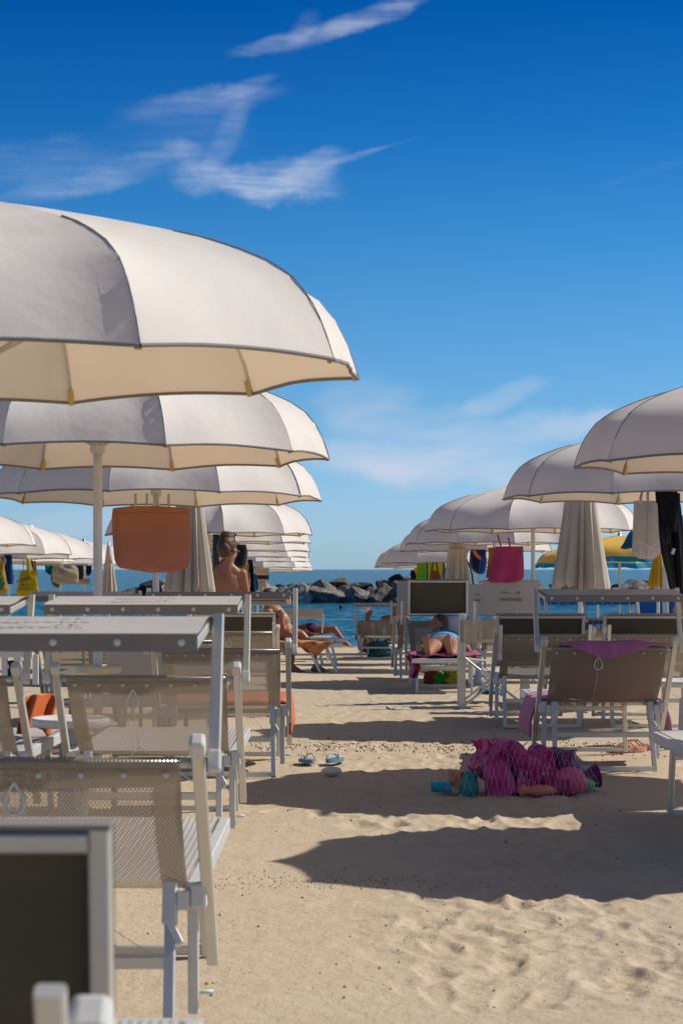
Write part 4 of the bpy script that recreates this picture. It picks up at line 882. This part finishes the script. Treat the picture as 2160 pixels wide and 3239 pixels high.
def sleeping_woman():
    # on the lounger that faces us: hinge at y 21.3, foot end towards the camera
    xc, yh = 1.045, 21.3; L = Vector((xc, yh, g(yh)+.005)); r = person('woman asleep on her back in a blue striped swimsuit, bare soles towards us', L)
    X = lambda px, y: (px-1080)/F*(yh+y)-xc
    hs, q = head((X(1385,.02),.06,.66), (-.80,-.52,.25), (.15,.40,.9), 1.0)
    S = .40
    seg = hs+[((X(1392,.05),.02,.56),.055,(X(1387,.05),.05,.62),.05),('e',(X(1402,0),-.06,.50),(.20,.13,.12)),('e',(X(1402,0),-.25,.47),(.18,.20,.13)),('e',(X(1402,-.4),-.46,.46),(.19,.17,.12)),
      ((X(1346,0),-.02,.52),.05,(X(1335,-.2),-.25,.44),.038,12),((X(1335,-.2),-.25,.44),.038,(X(1338,-.4),-.50,.41),.028,12),((X(1452,0),-.02,.52),.05,(X(1472,-.2),-.22,.44),.038,12),((X(1472,-.2),-.22,.44),.038,(X(1486,-.4),-.42,.40),.028,12),
      ((X(1372,-.5),-.52,.45),.095,(X(1366,-.85),-.86,.46),.066,14),((X(1428,-.5),-.52,.45),.095,(X(1434,-.85),-.86,.46),.066,14),
      ((X(1366,-.85),-.86,.46),.068,(X(1354,-1.18),-1.16,.415),.038,14),((X(1434,-.85),-.86,.46),.068,(X(1432,-1.18),-1.16,.415),.038,14)]
    def sole(px, lean):
        f = Vector((lean,-.28,1)).normalized(); c = Vector((X(px,-1.2),-1.20,.415)); up = Vector((0,1,.28)).normalized()
        out = [(c-f*.005,.036,c+f*.10,.034,12,(1,.7)),(c+f*.08,.034,c+f*.155,.038,12,(1.1,.6))]
        sd = f.cross(up)
        for i in range(5): a = c+f*(.185-.008*abs(i-1))+sd*(-.034+.017*i)*(1 if lean<0 else -1); out.append((a,.012 if i else .015,a+f*(.022-.003*i)-up*.01,.010 if i else .013,8))
        return out
    seg += sole(1352,-.12)+sole(1424,-.25)+hand((X(1338,-.4),-.50,.41),(0,-1,0),(0,0,-1))+hand((X(1486,-.4),-.42,.40),(.5,-1,-.1),(0,0,-1))
    b = body('body', seg, M['skin_tan'], r, .010); Bm = Matrix((q(1,0,0)-q(0,0,0), q(0,1,0)-q(0,0,0), q(0,0,1)-q(0,0,0))).transposed().normalized()
    eyes(q, r, True)
    body('hair', [('e', q(0,-.032,.045),(.088,.098,.092),Bm), ('e', q(.0,-.075,-.01),(.07,.05,.09),Bm), ('e', q(-.05,-.04,.0),(.04,.06,.08),Bm)], M['hair_red'], r, .008, 2)
    t = NT('blue_striped_lycra'); c = t.coord(); sp = t.n('ShaderNodeSeparateXYZ'); t.l(c, sp.inputs[0]); st = t.m('FRACT', t.m('MULTIPLY', t.m('ADD', sp.outputs[1], t.m('MULTIPLY', t.m('MULTIPLY', sp.outputs[0], sp.outputs[0]), 1.0)), 13))
    t.base(t.mix(t.m('GREATER_THAN', st, .72), (.01,.20,.42), (.20,.45,.60))).p(Roughness=.6); M['stripe'] = t.mat
    sw = body('swimsuit', [('e',(X(1402,0),-.075,.505),(.203,.125,.122)),('e',(X(1380,0),-.12,.545),(.085,.09,.07)),('e',(X(1424,0),-.12,.545),(.085,.09,.07)),('e',(X(1402,0),-.25,.475),(.186,.206,.136)),('e',(X(1402,-.4),-.44,.465),(.192,.15,.118))], M['stripe'], r, .009, 3)
sleeping_woman()
def cushion():
    xc, yh = 1.045, 21.3; o = body('pillow', [('e',(xc+.12,yh+.20,.60+g(yh)),(.20,.07,.17))], cm('white_terry', (.62,.60,.58)), None, .012, 3); tag(o, 'white pillow under the head of the sleeping woman', 'pillow')
cushion()
def simple_sitter(px, py_head, d, label, mat, hair, capmat=None, back_w=.40, zoff=0, face=(-.1,1,0)):
    L = Vector(((px-1080)/F*d, d, g(d) if d < 49 else SEA-.9)); Z = lambda py: CZ-(py-1800)/F*d-L.z; r = person(label, L); hz = Z(py_head)
    hs, q = head((0,0,hz), face, (0,0,1), 1.0); w = back_w/2
    seg = hs+[((0,-.01,hz-.19),.055,(0,-.005,hz-.07),.05),((0,0,hz-.24),.07,(w-.05,0,hz-.26),.055),((0,0,hz-.24),.07,(-w+.05,0,hz-.26),.055),('e',(0,0,hz-.36),(w*.82,.11,.19)),('e',(0,.01,hz-.55),(w*.75,.11,.19)),('e',(0,.03,hz-.70),(w*.88,.15,.13)),
      ((w-.02,0,hz-.27),.05,(w+.03,.05,hz-.52),.038),((w+.03,.05,hz-.52),.038,(w-.02,.26,hz-.62),.028),((-w+.02,0,hz-.27),.05,(-w-.03,.05,hz-.52),.038),((-w-.03,.05,hz-.52),.038,(-w+.02,.26,hz-.62),.028),
      ((.09,.05,hz-.72),.09,(.10,.48,hz-.66),.06),((-.09,.05,hz-.72),.09,(-.10,.48,hz-.66),.06),((.10,.48,hz-.66),.06,(.10,.60,max(.1,hz-1.05)),.036),((-.10,.48,hz-.66),.06,(-.10,.60,max(.1,hz-1.05)),.036)]
    seg += hand((w-.02,.26,hz-.62),(-.2,1,0),(0,0,-1))+hand((-w+.02,.26,hz-.62),(.2,1,0),(0,0,-1))+foot((.10,.60,max(.08,hz-1.08)),(0,1,0),(0,0,1))+foot((-.10,.60,max(.08,hz-1.08)),(0,1,0),(0,0,1))
    body('body', seg, mat, r, .013); eyes(q, r)
    Bm = Matrix((q(1,0,0)-q(0,0,0), q(0,1,0)-q(0,0,0), q(0,0,1)-q(0,0,0))).transposed().normalized()
    body('swim_cap' if capmat else 'hair', [('e', q(0,-.03,.045),(.086,.098,.090),Bm)], capmat or hair, r, .01, 2); return r
capm = NT('floral_cap'); c = capm.coord(); v = capm.n('ShaderNodeTexVoronoi'); capm.l(c, v.inputs[0]); v.inputs['Scale'].default_value = 40; capm.base(capm.mix(capm.m('GREATER_THAN', v.outputs['Distance'], .45), (.10,.25,.40), (.75,.75,.75))); M['cap'] = capm.mat
simple_sitter(1163, 1934, 39.5, 'seated bather in a patterned blue and white swim cap near the water', M['skin_brown'], None, M['cap'], .38, face=(.9,.4,0))
simple_sitter(1250, 1912, 37.6, 'broad tanned back of a man sitting behind the raised dark awning', M['skin_brown'], M['hair_dark'], None, .50)
simple_sitter(1078, 1922, 93, 'swimmer whose dark haired head shows above the water', M['skin_tan'], M['hair_dark'])
simple_sitter(2154, 1926, 24, 'person with grey hair at the right edge behind the thin awning', M['skin_fair'], cm('grey_hair', (.35,.30,.27)), face=(-.9,.2,0))
# ------------------------------------------------------------------ towels, flip-flops, toys, tables
def towel_over(name, label, fn, mat, nu=40, nv=40, th=.012):
    mb = MB(); mb.sheet(fn, nu, nv); o = mb.build(name, mat, None, label=label, cat='towel'); s = o.modifiers.new('s','SOLIDIFY'); s.thickness = th; s.offset = 1
    return o
def small_things():
    # purple towel on the right lounger (xc 1.455, hinge y 11.15)
    xc, yh = 1.455, 11.15; z0 = g(yh); pu = cm('purple_terry', (.30,.085,.27), wr=.6, var=.16, weave=300)
    t = NT('ribbed_purple_terry'); c = t.coord(); sp = t.n('ShaderNodeSeparateXYZ'); t.l(c, sp.inputs[0]); w = t.m('SINE', t.m('MULTIPLY', t.m('ADD', sp.outputs[1], t.m('MULTIPLY', sp.outputs[0], .25)), 300))
    t.base(t.mix(t.noise(c, 5, 4), (.36,.09,.26), (.50,.17,.34))).p(Roughness=1); t.b.inputs['Sheen Weight'].default_value = .4; t.bump(t.m('ADD', t.m('MULTIPLY', w, .3), t.noise(c, 60, 3)), .6, .01); pu = t.mat
    def seat_t(u, v):      # across the seat, hanging on both sides
        s = (u-.5)*1.10; y = yh+.10+v*.62+.03*math.sin(s*4); ax = abs(s); 
        if ax < .335: x = s; z = .385+.004*math.sin(s*30+v*9)
        else:
            q = ax-.335; x = math.copysign(.345+.05*math.sin(min(1,q/.16)*1.5)+.008*math.sin(v*20+s*3), s); z = .385-q*(.98 if s<0 else 1.0)*(1-.10*math.sin(v*4))
        pass
        return Vector((xc+x, y, z0+z))
    towel_over('purple_towel', 'purple terry towel draped over the seat and back of the shaded lounger', seat_t, pu, 60, 30)
    def back_t(u, v):      # from the seat up the front of the back and folded over its top edge
        x = -.27+.58*u; top = .0+.035*math.sin(math.pi*min(1,max(0,(u-.12)/.76)))**.5+.012*math.sin(u*11)
        ys = [ .06, -.19, -.298, -.345, -.352]; zs = [.40, .62, .725, .722, .722-.005-.085*math.sin(math.pi*min(1,max(0,(u-.08)/.78)))**.7]; k = [0,.5,.78,.84,1]
        y = np.interp(v, k, ys); z = np.interp(v, k, zs)
        return Vector((xc+x+.01*math.sin(v*8+u*5), yh+y+.005*math.sin(u*23)-.006*math.sin(u*9)*v, z0+z+top*.35*(v>.7)))
    towel_over('purple_towel', 'purple towel fold lapping over the top of the shaded lounger back', back_t, pu, 40, 30)
    # coral towel on the left lounger
    xc2, yh2 = -.64, 10.83; co = cm('coral_terry', (.62,.16,.08), wr=.5)
    def cor(u, v):
        s = (u-.5)*1.0; ax = abs(s); x = s if ax < .335 else math.copysign(.342+.012*math.sin((ax-.335)*14)+.006*math.sin(v*18), s); z = .385 if ax < .335 else .385-(ax-.335)*(1.0+.15*math.sin(v*9))
        return Vector((xc2+x, yh2+.06+v*.85, g(yh2)+z+.004*math.sin(u*40)))
    towel_over('coral_towel', 'coral orange towel over the seat of the lounger beside the aisle', cor, co, 50, 30)
    # orange/yellow towel hanging from a side lounger at far left
    def oy(u, v):
        return P(52+112*u, 2218+100*v-14*math.sin(math.pi*u)+6*math.sin(u*9)*v, 8.9)+Vector((0, .05*math.sin(u*11+v)+.25*(1-v), 0))
    t = NT('orange_yellow_towel'); c = t.coord('World'); sp = t.n('ShaderNodeSeparateXYZ'); t.l(c, sp.inputs[0]); n = t.noise(c, 5, 2); k = t.m('GREATER_THAN', t.m('ADD', sp.outputs[2], t.m('MULTIPLY', n, .08)), .585)
    t.base(t.mix(k, (.42,.09,.012), (.50,.28,.02))).p(Roughness=.95); t.bump(t.noise(c, 12, 4), .4, .02)
    towel_over('orange_towel', 'orange beach towel with a yellow band hanging at the far left', oy, t.mat, 30, 24)
    # blue towel heap and white lounger foot at left
    mb = MB(); A = M['alu_w']
    rt = empty('bench_lounger', P(20,2100,11.8)*1.0, label='white framed lounger foot end at the left edge carrying a bright blue towel', cat='sun lounger'); rt.location.z = g(11.8)
    def Q(px, py, d): return P(px,py,d)-rt.location
    MB().bar(Q(-60,2066,11.8), Q(104,2066,11.8), .04,.05, side=(0,1,0)).build('foot_rail', A, rt)
    MB().bar(Q(-60,2066,12.6), Q(90,2064,12.6), .04,.05, side=(0,1,0)).build('seat_rail', A, rt)
    MB().sheet(lambda u,v: Q(-60+160*u,2062-4*v,11.8+.8*v), 6, 4).build('seat', M['seat'], rt)
    for px in (16, 70, 114): MB().bar(Q(px-(18 if px==70 else 0),2070,11.9), Q(px,2138 if px<100 else 2165,11.9), .035,.03).build('leg', A, rt)
    bb = body('blue_towel', [('e',P(20,2052,12.1),(.22,.18,.035)),('e',P(55,2050,12.0),(.11,.12,.045)),('e',P(70,2054,12.1),(.09,.14,.03)),('e',P(0,2048,12.2),(.12,.14,.04))], cm('bright_blue_terry', (.0,.10,.36), wr=.8), None, .012, 1); tag(bb, 'bright blue towel heaped on the white lounger foot', 'towel')
    def teal(u, v): return P(28+44*u+6*math.sin(v*5), 2090+60*v, 11.95)+Vector((0,.03*math.sin(u*14),0))
    towel_over('teal_towel', 'dark teal towel hanging below the white lounger foot', teal, cm('teal_terry',(0,.14,.12)), 16, 14)
    # striped towel hanging from the sleeping woman's lounger
    t = NT('multicolour_towel'); c = t.coord('World'); sp = t.n('ShaderNodeSeparateXYZ'); t.l(c, sp.inputs[0]); n = t.noise(c, 7, 3, .6, 2.0)
    t.base(t.ramp(n, [(.36,(.02,.02,.10)),(.42,(.5,.05,.10)),(.50,(.55,.12,.16)),(.54,(.02,.03,.16)),(.62,(.30,.03,.20)),(.70,(.7,.3,.1))])).p(Roughness=.95); mc = t.mat
    def mt(u, v): q = [(1290,2060),(1282,2075),(1286,2110),(1298,2142)]; 
    def strt(u, v):
        w = 34*(1-.25*v); return P(1284+w*u+6*math.sin(v*3)+(14 if v>.6 else 14*v/.6)*.6, 2068+72*v+6*math.sin(u*3), 20.15)+Vector((0,.04*math.sin(u*9+v*3),0))
    towel_over('printed_towel', 'multicoloured towel end trailing from the sleeping woman lounger', strt, mc, 16, 24)
    def lay(u, v): return Vector((1.045-.36+.74*u, 20.05+1.1*v, g(21)+.392+.006*math.sin(u*22+v*5)))
    towel_over('printed_towel', 'multicoloured towel spread under the sleeping woman', lay, mc, 24, 24)
    # orange towel on the seated person's lounger
    xb, db = (968-1080)/F*26.3, 26.3; gb = g(db)
    rt = empty('sun_lounger', (xb, db, gb), label='sideways sun lounger under the orange towel, foot end by the aisle', cat='sun lounger')
    MB().bar((-.75,-.30,.36),(.48,-.30,.36), .05,.035, side=(0,0,1)).build('seat_rail', A, rt); MB().bar((-.75,.30,.36),(.48,.30,.36), .05,.035, side=(0,0,1)).build('seat_rail', A, rt)
    MB().sheet(lambda u,v: Vector((-.75+1.22*u,-.29+.58*v,.365)), 8, 6).build('seat', M['seat'], rt)
    for x in (-.62, .14, .36):
        for s in (-1,1): MB().bar((x-.10*(1 if x>0 else 0),s*.26,.33),(x+.05,s*.28,-.0),.035,.03).build('leg', M['alu'], rt)
    def ot(u, v):
        s = (v-.5)*.86; ay = abs(s); y = s if ay < .32 else math.copysign(.335,s); z = .395 if ay < .32 else .395-(ay-.32)*(1+.5*math.sin(u*17))
        return Vector((xb-.72+1.02*u+.10*math.sin(v*5), db+y+.01*math.sin(u*30), gb+z+.012*abs(math.sin(u*14+v*4))))
    t = NT('orange_floral_towel'); c = t.coord('World'); n = t.noise(c, 9, 3, .6, 1); t.base(t.ramp(n, [(.40,(.62,.20,.06)),(.52,(.60,.24,.10)),(.58,(.18,.10,.02)),(.66,(.62,.30,.08))])).p(Roughness=.95)
    towel_over('orange_towel', 'orange flowered towel spread on the sideways lounger of the seated person', ot, t.mat, 50, 24)
    rt2 = empty('sun_lounger', ((1010-1080)/F*31, 31, g(31)), label='sideways white sun lounger behind the seated person, nearer the water', cat='sun lounger')
    MB().bar((-.6,-.3,.38),(.42,-.3,.38),.045,.03,side=(0,0,1)).build('seat_rail', A, rt2); MB().bar((-.6,.3,.38),(.42,.3,.38),.045,.03,side=(0,0,1)).build('seat_rail', A, rt2)
    MB().sheet(lambda u,v: Vector((-.6+1.0*u,-.29+.58*v,.385)), 6, 6).build('seat', M['seat'], rt2)
    for x in (-.5,.02,.24):
        for s in (-1,1): MB().bar((x-.06,s*.26,.35),(x+.03,s*.28,0),.035,.03).build('leg', M['alu'], rt2)
    fr = MB(); rt3 = empty('sun_lounger', ((972-1080)/F*33.5, 33.5, g(33.5)), label='sun lounger with a small light awning over a lying bather left of the aisle', cat='sun lounger')
    aw = MB(); aw.box((-.05,0,.82),(.62,.40,.02), Matrix.Rotation(-.3,3,'X')); aw.box((-.05,-.2,.75),(.62,.02,.05)); aw.build('awning', M['canvas'], rt3)
    for s in (-1,1): MB().bar((-.05+s*.32,-.1,.80),(-.05+s*.30,-.05,.48),.03,.02).build('awning_arm', M['alu'], rt3)
    MB().bar((-.4,-.2,.40),(.4,-.2,.40),.05,.03,side=(0,0,1)).build('seat_rail', A, rt3)
    MB().sheet(lambda u,v: Vector((-.4+.8*u,-.2+.8*v,.41)), 6, 6).build('seat', M['seat'], rt3)
    for s in (-1,1): MB().bar((s*.32,-.15,.38),(s*.34,-.18,0),.035,.03).build('leg', M['alu'], rt3)
    lb = Vector(rt3.location); pr = person('bather lying in the shade of the small light awning in dark pink swimwear', lb); hs, q = head((-.32,.1,.56),(.3,-.2,1),(-1,0,.2))
    body('body', hs+[((-.22,.1,.52),.06,(-.12,.1,.52),.07),('e',(.0,.1,.52),(.24,.17,.11)),((.15,.05,.52),.09,(.45,.0,.54),.06),((.15,.2,.52),.09,(.45,.25,.54),.06),((.45,.0,.54),.06,(.60,-.05,.36),.035),((.45,.25,.54),.06,(.60,.25,.36),.035),((-.1,-.08,.52),.045,(.1,-.16,.46),.03)]+foot((.60,-.05,.36),(.9,0,-.3),(.3,0,1))+foot((.60,.25,.36),(.9,0,-.3),(.3,0,1))+hand((.1,-.16,.46),(1,0,0),(0,0,-1)), M['skin_brown'], pr, .013)
    body('swimwear', [('e',(.05,.1,.53),(.15,.175,.115))], cm('magenta_lycra',(.07,.008,.04)), pr, .012, 2); 
    # folding director chair
    d = 17.4; X = lambda px: (px-1080)/F*d; zz = g(d); r = empty('folding_chair', (X(1462)+.28, d, zz), label='tall folding chair with mesh back and crossed legs at the middle right', cat='chair'); A2 = M['alu']
    for s in (-1,1): 
        MB().bar((s*.28,0,0),(s*.28,0,.80),.055,.03).build('back_post', A2, r); MB().box((s*.28,0,.81),(.062,.04,.04),bev=.012).build('cap', M['plastic'], r)
        MB().bar((s*.28,.42,0),(s*.28,.42,.62),.04,.03).build('front_post', A2, r); MB().bar((s*.28,-.02,.60),(s*.28,.46,.60),.045,.025).build('armrest', M['plastic'], r)
    uvsheet('backrest', lambda u,v: Vector((-.30+.60*u, -.022-.01*math.sin(math.pi*u), .775-.20*v)), 12, 6, M['mesh'], r, .60, .20)
    MB().sheet(lambda u,v: Vector((-.27+.54*u, .0+.42*v, .44-.03*math.sin(math.pi*u))), 10, 4).build('seat', M['mesh_solid'], r)
    for y in (.0,.42):
        MB().bar((-.26,y-.03,.44),(.26,y-.03,.03),.045,.02,side=(0,1,0)).build('cross_leg', A2, r); MB().bar((.26,y,.44),(-.26,y,.03),.045,.02,side=(0,1,0)).build('cross_leg', A2, r)
    # little tables clipped on the poles
    def table(px, py, d, label, rr_=.20, m='cream_plastic', leg=False):
        q = P(px, py, d); rt = empty('pole_table', (q.x, d, g(d)), label=label, cat='table', group='small tables on parasol poles'); z = q.z-g(d)
        tb = MB(); tb.lathe([(rr_*.9,z-.02),(rr_,z-.012),(rr_,z+.012),(rr_*.97,z+.02),(rr_*.93,z+.008),(.03,z+.006)], n=28); tb.build('tabletop', M[m], rt)
        cl = MB(); cl.lathe([(.034,z-.10),(.040,z-.09),(.040,z-.02),(.05,z-.02)]) ; cl.build('clamp', M[m], rt)
        if leg: MB().lathe([(.16,0),(.15,.03),(.06,.05),(.05,z-.1)], n=20).build('column', M['plastic'], rt)
    table(305+8, 2117, 10.45, 'round cream table on the nearest pole, behind the lower left awning', .12)
    table(490, 2075, 14.6, 'cream table on the pole under the terracotta bag', .12)
    table(2172, 2160, 12.9, 'round white table with column right of the purple towel lounger', .24, 'plastic', True)
    table(1508, 2024, 22.3, 'cream table standing behind the folding chair', .21, 'cream_plastic', True)
    table(225, 2283, 8.7, 'white side table beside the orange and yellow towel', .17, 'plastic', True)
    # flip-flops and stone
    def flipflop(px, py, d, rz, label, ms, mstr, s=1.0, tip=0):
        q = P(px, py, d); rt = empty('flip_flop', (q.x, d, g(d)+.012), rz, label=label, cat='flip flop'); rt.scale = (s,s,s)
        sl = MB(); N = 28; out = [(.05*math.sin(a)*(1-.18*math.cos(a))*(1), .13*-math.cos(a)) for a in np.linspace(0,2*math.pi,N,endpoint=False)]
        v = [(x,y,.0) for x,y in out]+[(x,y,.018+.01*(y<-.05)) for x,y in out]; sl.add(v, [(i,(i+1)%N,N+(i+1)%N,N+i) for i in range(N)]+[tuple(range(N-1,-1,-1)),tuple(range(N,2*N))]); sl.build('sole', ms, rt)
        stp = MB()
        for sg in (-1,1): stp.tube([(0,.075,.018),(sg*.016,.05,.052),(sg*.036,.0,.058),(sg*.046,-.045,.02)], .0055, 6)
        stp.build('strap', mstr, rt)
    bw = cm('aqua_rubber', (.50,.60,.56), rough=.6); bl = cm('blue_rubber', (.14,.24,.32), rough=.6); pkr = cm('salmon_rubber', (.62,.28,.20), rough=.5)
    flipflop(972, 2413, 11.5, .25, 'left aqua and blue flip flop by the white shell stone', bl, bw, .85)
    flipflop(1058, 2410, 11.55, -.35, 'right aqua and blue flip flop beyond the white shell stone', bl, bw, .85)
    flipflop(1984, 2375, 12.3, 1.9, 'salmon flip flop lying flat behind the purple towel lounger', pkr, pkr); flipflop(2010, 2365, 12.5, 1.2, 'salmon flip flop leaning on its pair', pkr, pkr)
    st = body('stone', [('e',(P(1048,2450,10.8).x,10.8,g(10.8)+.022),(.058,.05,.027)),('e',(P(1060,2450,10.8).x,10.8,g(10.8)+.028),(.035,.03,.020))], M['shell'], None, .004, 3); tag(st, 'smooth white stone on the shaded sand in front of the flip flops', 'stone')
    # net bag of beach toys
    d = 9.95; q0 = P(1630, 2515, d); gz0 = g(d); nb = empty('net_bag', (q0.x, d, gz0), label='white mesh net stretched over a heap of pink beach toys', cat='net bag')
    X = lambda px: (px-1080)/F*d; Zp = lambda py: CZ-(py-1800)/F*d
    prof_ = [(1388,2500,2512),(1410,2460,2513),(1450,2425,2514),(1490,2400,2514),(1540,2372,2516),(1590,2352,2516),(1625,2360,2515),(1660,2372,2514),(1720,2372,2514),(1780,2374,2513),(1820,2392,2511),(1860,2430,2508),(1884,2470,2502)]
    def hull(u, v, k=1.0):
        px = 1388+496*u; t = np.interp(px,[p[0] for p in prof_],[p[1] for p in prof_]); b = np.interp(px,[p[0] for p in prof_],[p[2] for p in prof_]); h = Zp(t)-gz0; a = math.pi*v
        w = (.10+.12*math.sin(math.pi*min(1,max(0,u*.9+.05)))); j = .008*math.sin(u*40+v*13)*k
        return Vector((X(px)-q0.x, -math.cos(a)*w*k, max(.006,(h+.012)*math.sin(a)**.8*k+j)))
    nm = MB(); NU, NV = 30, 13; rj = random.Random(8); J = {}
    def node(i, j):
        if (i,j) not in J:
            p = hull(min(1,max(0,(i+.5*(j%2))/NU)), j/NV); J[(i,j)] = p+Vector((rj.uniform(-.006,.006),rj.uniform(-.004,.004),rj.uniform(-.006,.006)))
        return J[(i,j)]
    for j in range(NV):
        for i in range(NU+1):
            a = node(i,j); b = node(i if j%2==0 else i+1, j+1) if i < NU else None; c = node(i-1 if j%2==0 else i, j+1) if i > 0 or j%2 else None
            for e in (b, c):
                if e is not None: m = (a+e)/2-Vector((0,0,.003)); nm.tube([a,m,e], .0006, 4, cap=False)
    nm.build('netting', cm('white_cord', (.62,.56,.62)), nb)
    def cone(px, py, dz, r1, r2, h, axis, mat, label, cat='toy bucket', name='toy_bucket'):
        c = Vector((X(px), d+dz, Zp(py))); mb = MB(); mb.lathe([(r1*.8,0),(r1,.004),(r1*.5+r2*.5,h*.5),(r2,h*.96),(r2*1.06,h*.97),(r2*1.06,h),(r2*.95,h),(r2*.9,h*.9)], n=24, axis=Vector(axis)); 
        o = mb.build(name, mat, None, label=label, cat=cat); o.location = c; return o
    plas = lambda nm, col: M.setdefault(nm, plain(nm, tuple(min(.9,x*1.25) for x in col), .35, 0, .08, 12, .2))
    cone(1424,2492,-.06,.028,.026,.10,(-1,-.1,.05),plas('cyan_plastic',(.0,.30,.38)),'cyan tube toy sticking out at the left end of the net','toy','toy_tube').location.z = gz0+.035
    cone(1478,2510,-.08,.055,.030,.115,(.1,0,1),plas('green_plastic',(.0,.24,.22)),'dark green cup toy near the left end of the net').location.z = gz0
    cone(1560,2440,-.13,.060,.085,.13,(.3,.5,-.9),plas('magenta_plastic',(.50,.015,.16)),'magenta bucket tipped forward at the left of the net').location.z = gz0+.145
    def crumple(px, py, dz, s, mat, label, cat='toy bag', name='toy_bag', seed=0):
        bm = bmesh.new(); bmesh.ops.create_cube(bm, size=1); bmesh.ops.subdivide_edges(bm, edges=bm.edges[:], cuts=5, use_grid_fill=True); r9 = random.Random(seed)
        for v in bm.verts: n = math.sin(v.co.x*9+seed)*math.sin(v.co.z*8+seed*2)*.13; v.co += v.co.normalized()*n+Vector((r9.uniform(-.045,.045),r9.uniform(-.045,.045),r9.uniform(-.045,.045))); v.co.x *= 1-.25*(v.co.z+.5)
        bmesh.ops.scale(bm, vec=s, verts=bm.verts); me = bpy.data.meshes.new(name); bm.to_mesh(me); bm.free(); me.materials.append(mat); o = bpy.data.objects.new(name, me); C.objects.link(o); o.location = (X(px), d+dz, gz0+s[2]/2+py); o.rotation_euler = (r9.uniform(-.2,.2), r9.uniform(-.2,.2), r9.uniform(-.5,.5)); return tag(o, label, cat)
    t = NT('printed_foil'); c = t.coord(); n = t.noise(c, 11, 3, .6, 1.5); t.base(t.ramp(n, [(.34,(.06,.01,.05)),(.42,(.55,.012,.16)),(.54,(.66,.03,.20)),(.62,(.34,.03,.22)),(.67,(.8,.68,.7)),(.73,(.62,.05,.16))])).p(Roughness=.3); t.bump(t.noise(c, 20, 4), .4, .01); foil = t.mat
    crumple(1575,.075,.06,(.24,.16,.18),foil,'shiny purple printed bag peaking at the top left of the heap',seed=3); crumple(1680,.03,-.02,(.23,.15,.19),foil,'shiny magenta printed bag in the middle of the heap',seed=5)
    crumple(1765,.05,.05,(.22,.14,.16),plas('plum_plastic',(.16,.01,.10)),'plum coloured bag behind the pink ball',seed=6); crumple(1628,.0,-.04,(.12,.12,.12),plas('navy_plastic',(.01,.01,.05)),'navy toy showing between the two shiny bags','toy','toy_block',seed=9)
    bl_ = body('toy_ball', [('e',(X(1795),d-.09,gz0+.072),(.085,.065,.070)),('e',(X(1815),d-.07,gz0+.055),(.07,.05,.055))], plas('pink_rubber',(.62,.08,.17)), None, .006, 2); tag(bl_, 'bright pink ball inside the net at the right', 'ball')
    o_ = body('toy_shovel', [('e',(X(1700),d-.14,gz0+.03),(.085,.05,.028)),('e',(X(1645),d-.13,gz0+.03),(.03,.04,.03))], plas('coral_plastic',(.80,.20,.10)), None, .006, 2); tag(o_, 'coral orange shovel at the bottom of the net', 'toy')
    o_ = body('toy_mould', [('e',(X(1852),d-.05,gz0+.05),(.042,.05,.03))], plas('lime_plastic',(.03,.40,.06)), None, .005, 2); tag(o_, 'lime green toy at the right tip of the net', 'toy')
    cone(1842,2490,.02,.03,.060,.08,(.8,.2,.15),plas('plum_plastic',(.16,.01,.10)),'plum cup forming the right end of the heap').location.z = gz0+.07
    cone(1720,2490,-.10,.04,.05,.12,(1,-.2,.0),plas('crimson_plastic',(.35,.01,.07)),'crimson cup lying along the bottom of the net').location.z = gz0+.045
    crumple(1445,.03,.0,(.08,.10,.08),plas('peach_plastic',(.60,.25,.12)),'peach coloured toy at the left end behind the green cup','toy','toy_block',seed=12)
    # colourful towels and bags on the sand beyond the sleeping woman's lounger
    for k,(px,py,s,col,lb) in enumerate(((1362,2125,(.16,.12,.14),(.25,.05,.02),'rust patterned bag on the sand under the sleeping woman'),(1390,2122,(.18,.12,.12),(.04,.32,.02),'bright green bag on the sand under the sleeping woman'),(1432,2125,(.20,.12,.13),(.55,.38,.02),'yellow bag on the sand under the sleeping woman'),(1556,2150,(.26,.16,.06),(.05,.16,.24),'blue patterned towel heap behind the folding chair legs'))):
        o = crumple(px, 0, 0, s, cm('ground_bag_%d'%k, col, var=.3), lb, 'bag', 'beach_bag', seed=20+k); dd = 22.2 if k < 3 else 20.0; o.location = ((px-1080)/F*dd, dd, g(dd)+s[2]/2)
    o = crumple(1205,0,0,(.5,.2,.3),cm('dark_teal_cloth',(.02,.09,.10)),'dark teal cooler bag under the tan lounger by the water','bag','cooler_bag',seed=31); o.location = ((1205-1080)/F*37,37,g(37)+.15)
    # sand crumbs and shell bits: uncountable
    r = random.Random(77); mb = MB()
    def crumb(x, y, s):
        v = []; zz = float(sand_z(np.array([x]), np.array([y]))[0]) if y < 14 else g(y)
        for k in range(6): a = k*math.pi/3; v.append((x+math.cos(a)*s*r.uniform(.7,1.2), y+math.sin(a)*s*r.uniform(.7,1.2), zz-.002))
        v.append((x+r.uniform(-.3,.3)*s, y, zz+s*r.uniform(.6,1.1))); mb.add(v, [(k,(k+1)%6,6) for k in range(6)], 0 if r.random() < .93 else 1)
    for k in range(800):
        y = 5.1*math.exp(r.random()**1.1*1.4); crumb(r.uniform(-1.1,1.0)*(.3+.11*y)+.15, y, r.choice([.002,.003,.003,.006])*(1+.03*y))
    for k in range(420): crumb(r.gauss(-.05,.35), r.gauss(7.15,.10), r.choice([.003,.004,.005]))
    for k in range(900): crumb(r.uniform(-.6,2.1), r.gauss(12.7,.35), r.choice([.005,.007,.009,.012]))
    mb.build('sand_crumbs', [M['clod'], M['shell']], None, kind='stuff', label='small dark sand crumbs and shell bits strewn on the beach')
M['mesh_solid'] = plain('seat_fabric', (.40,.34,.27), .8)
small_things()
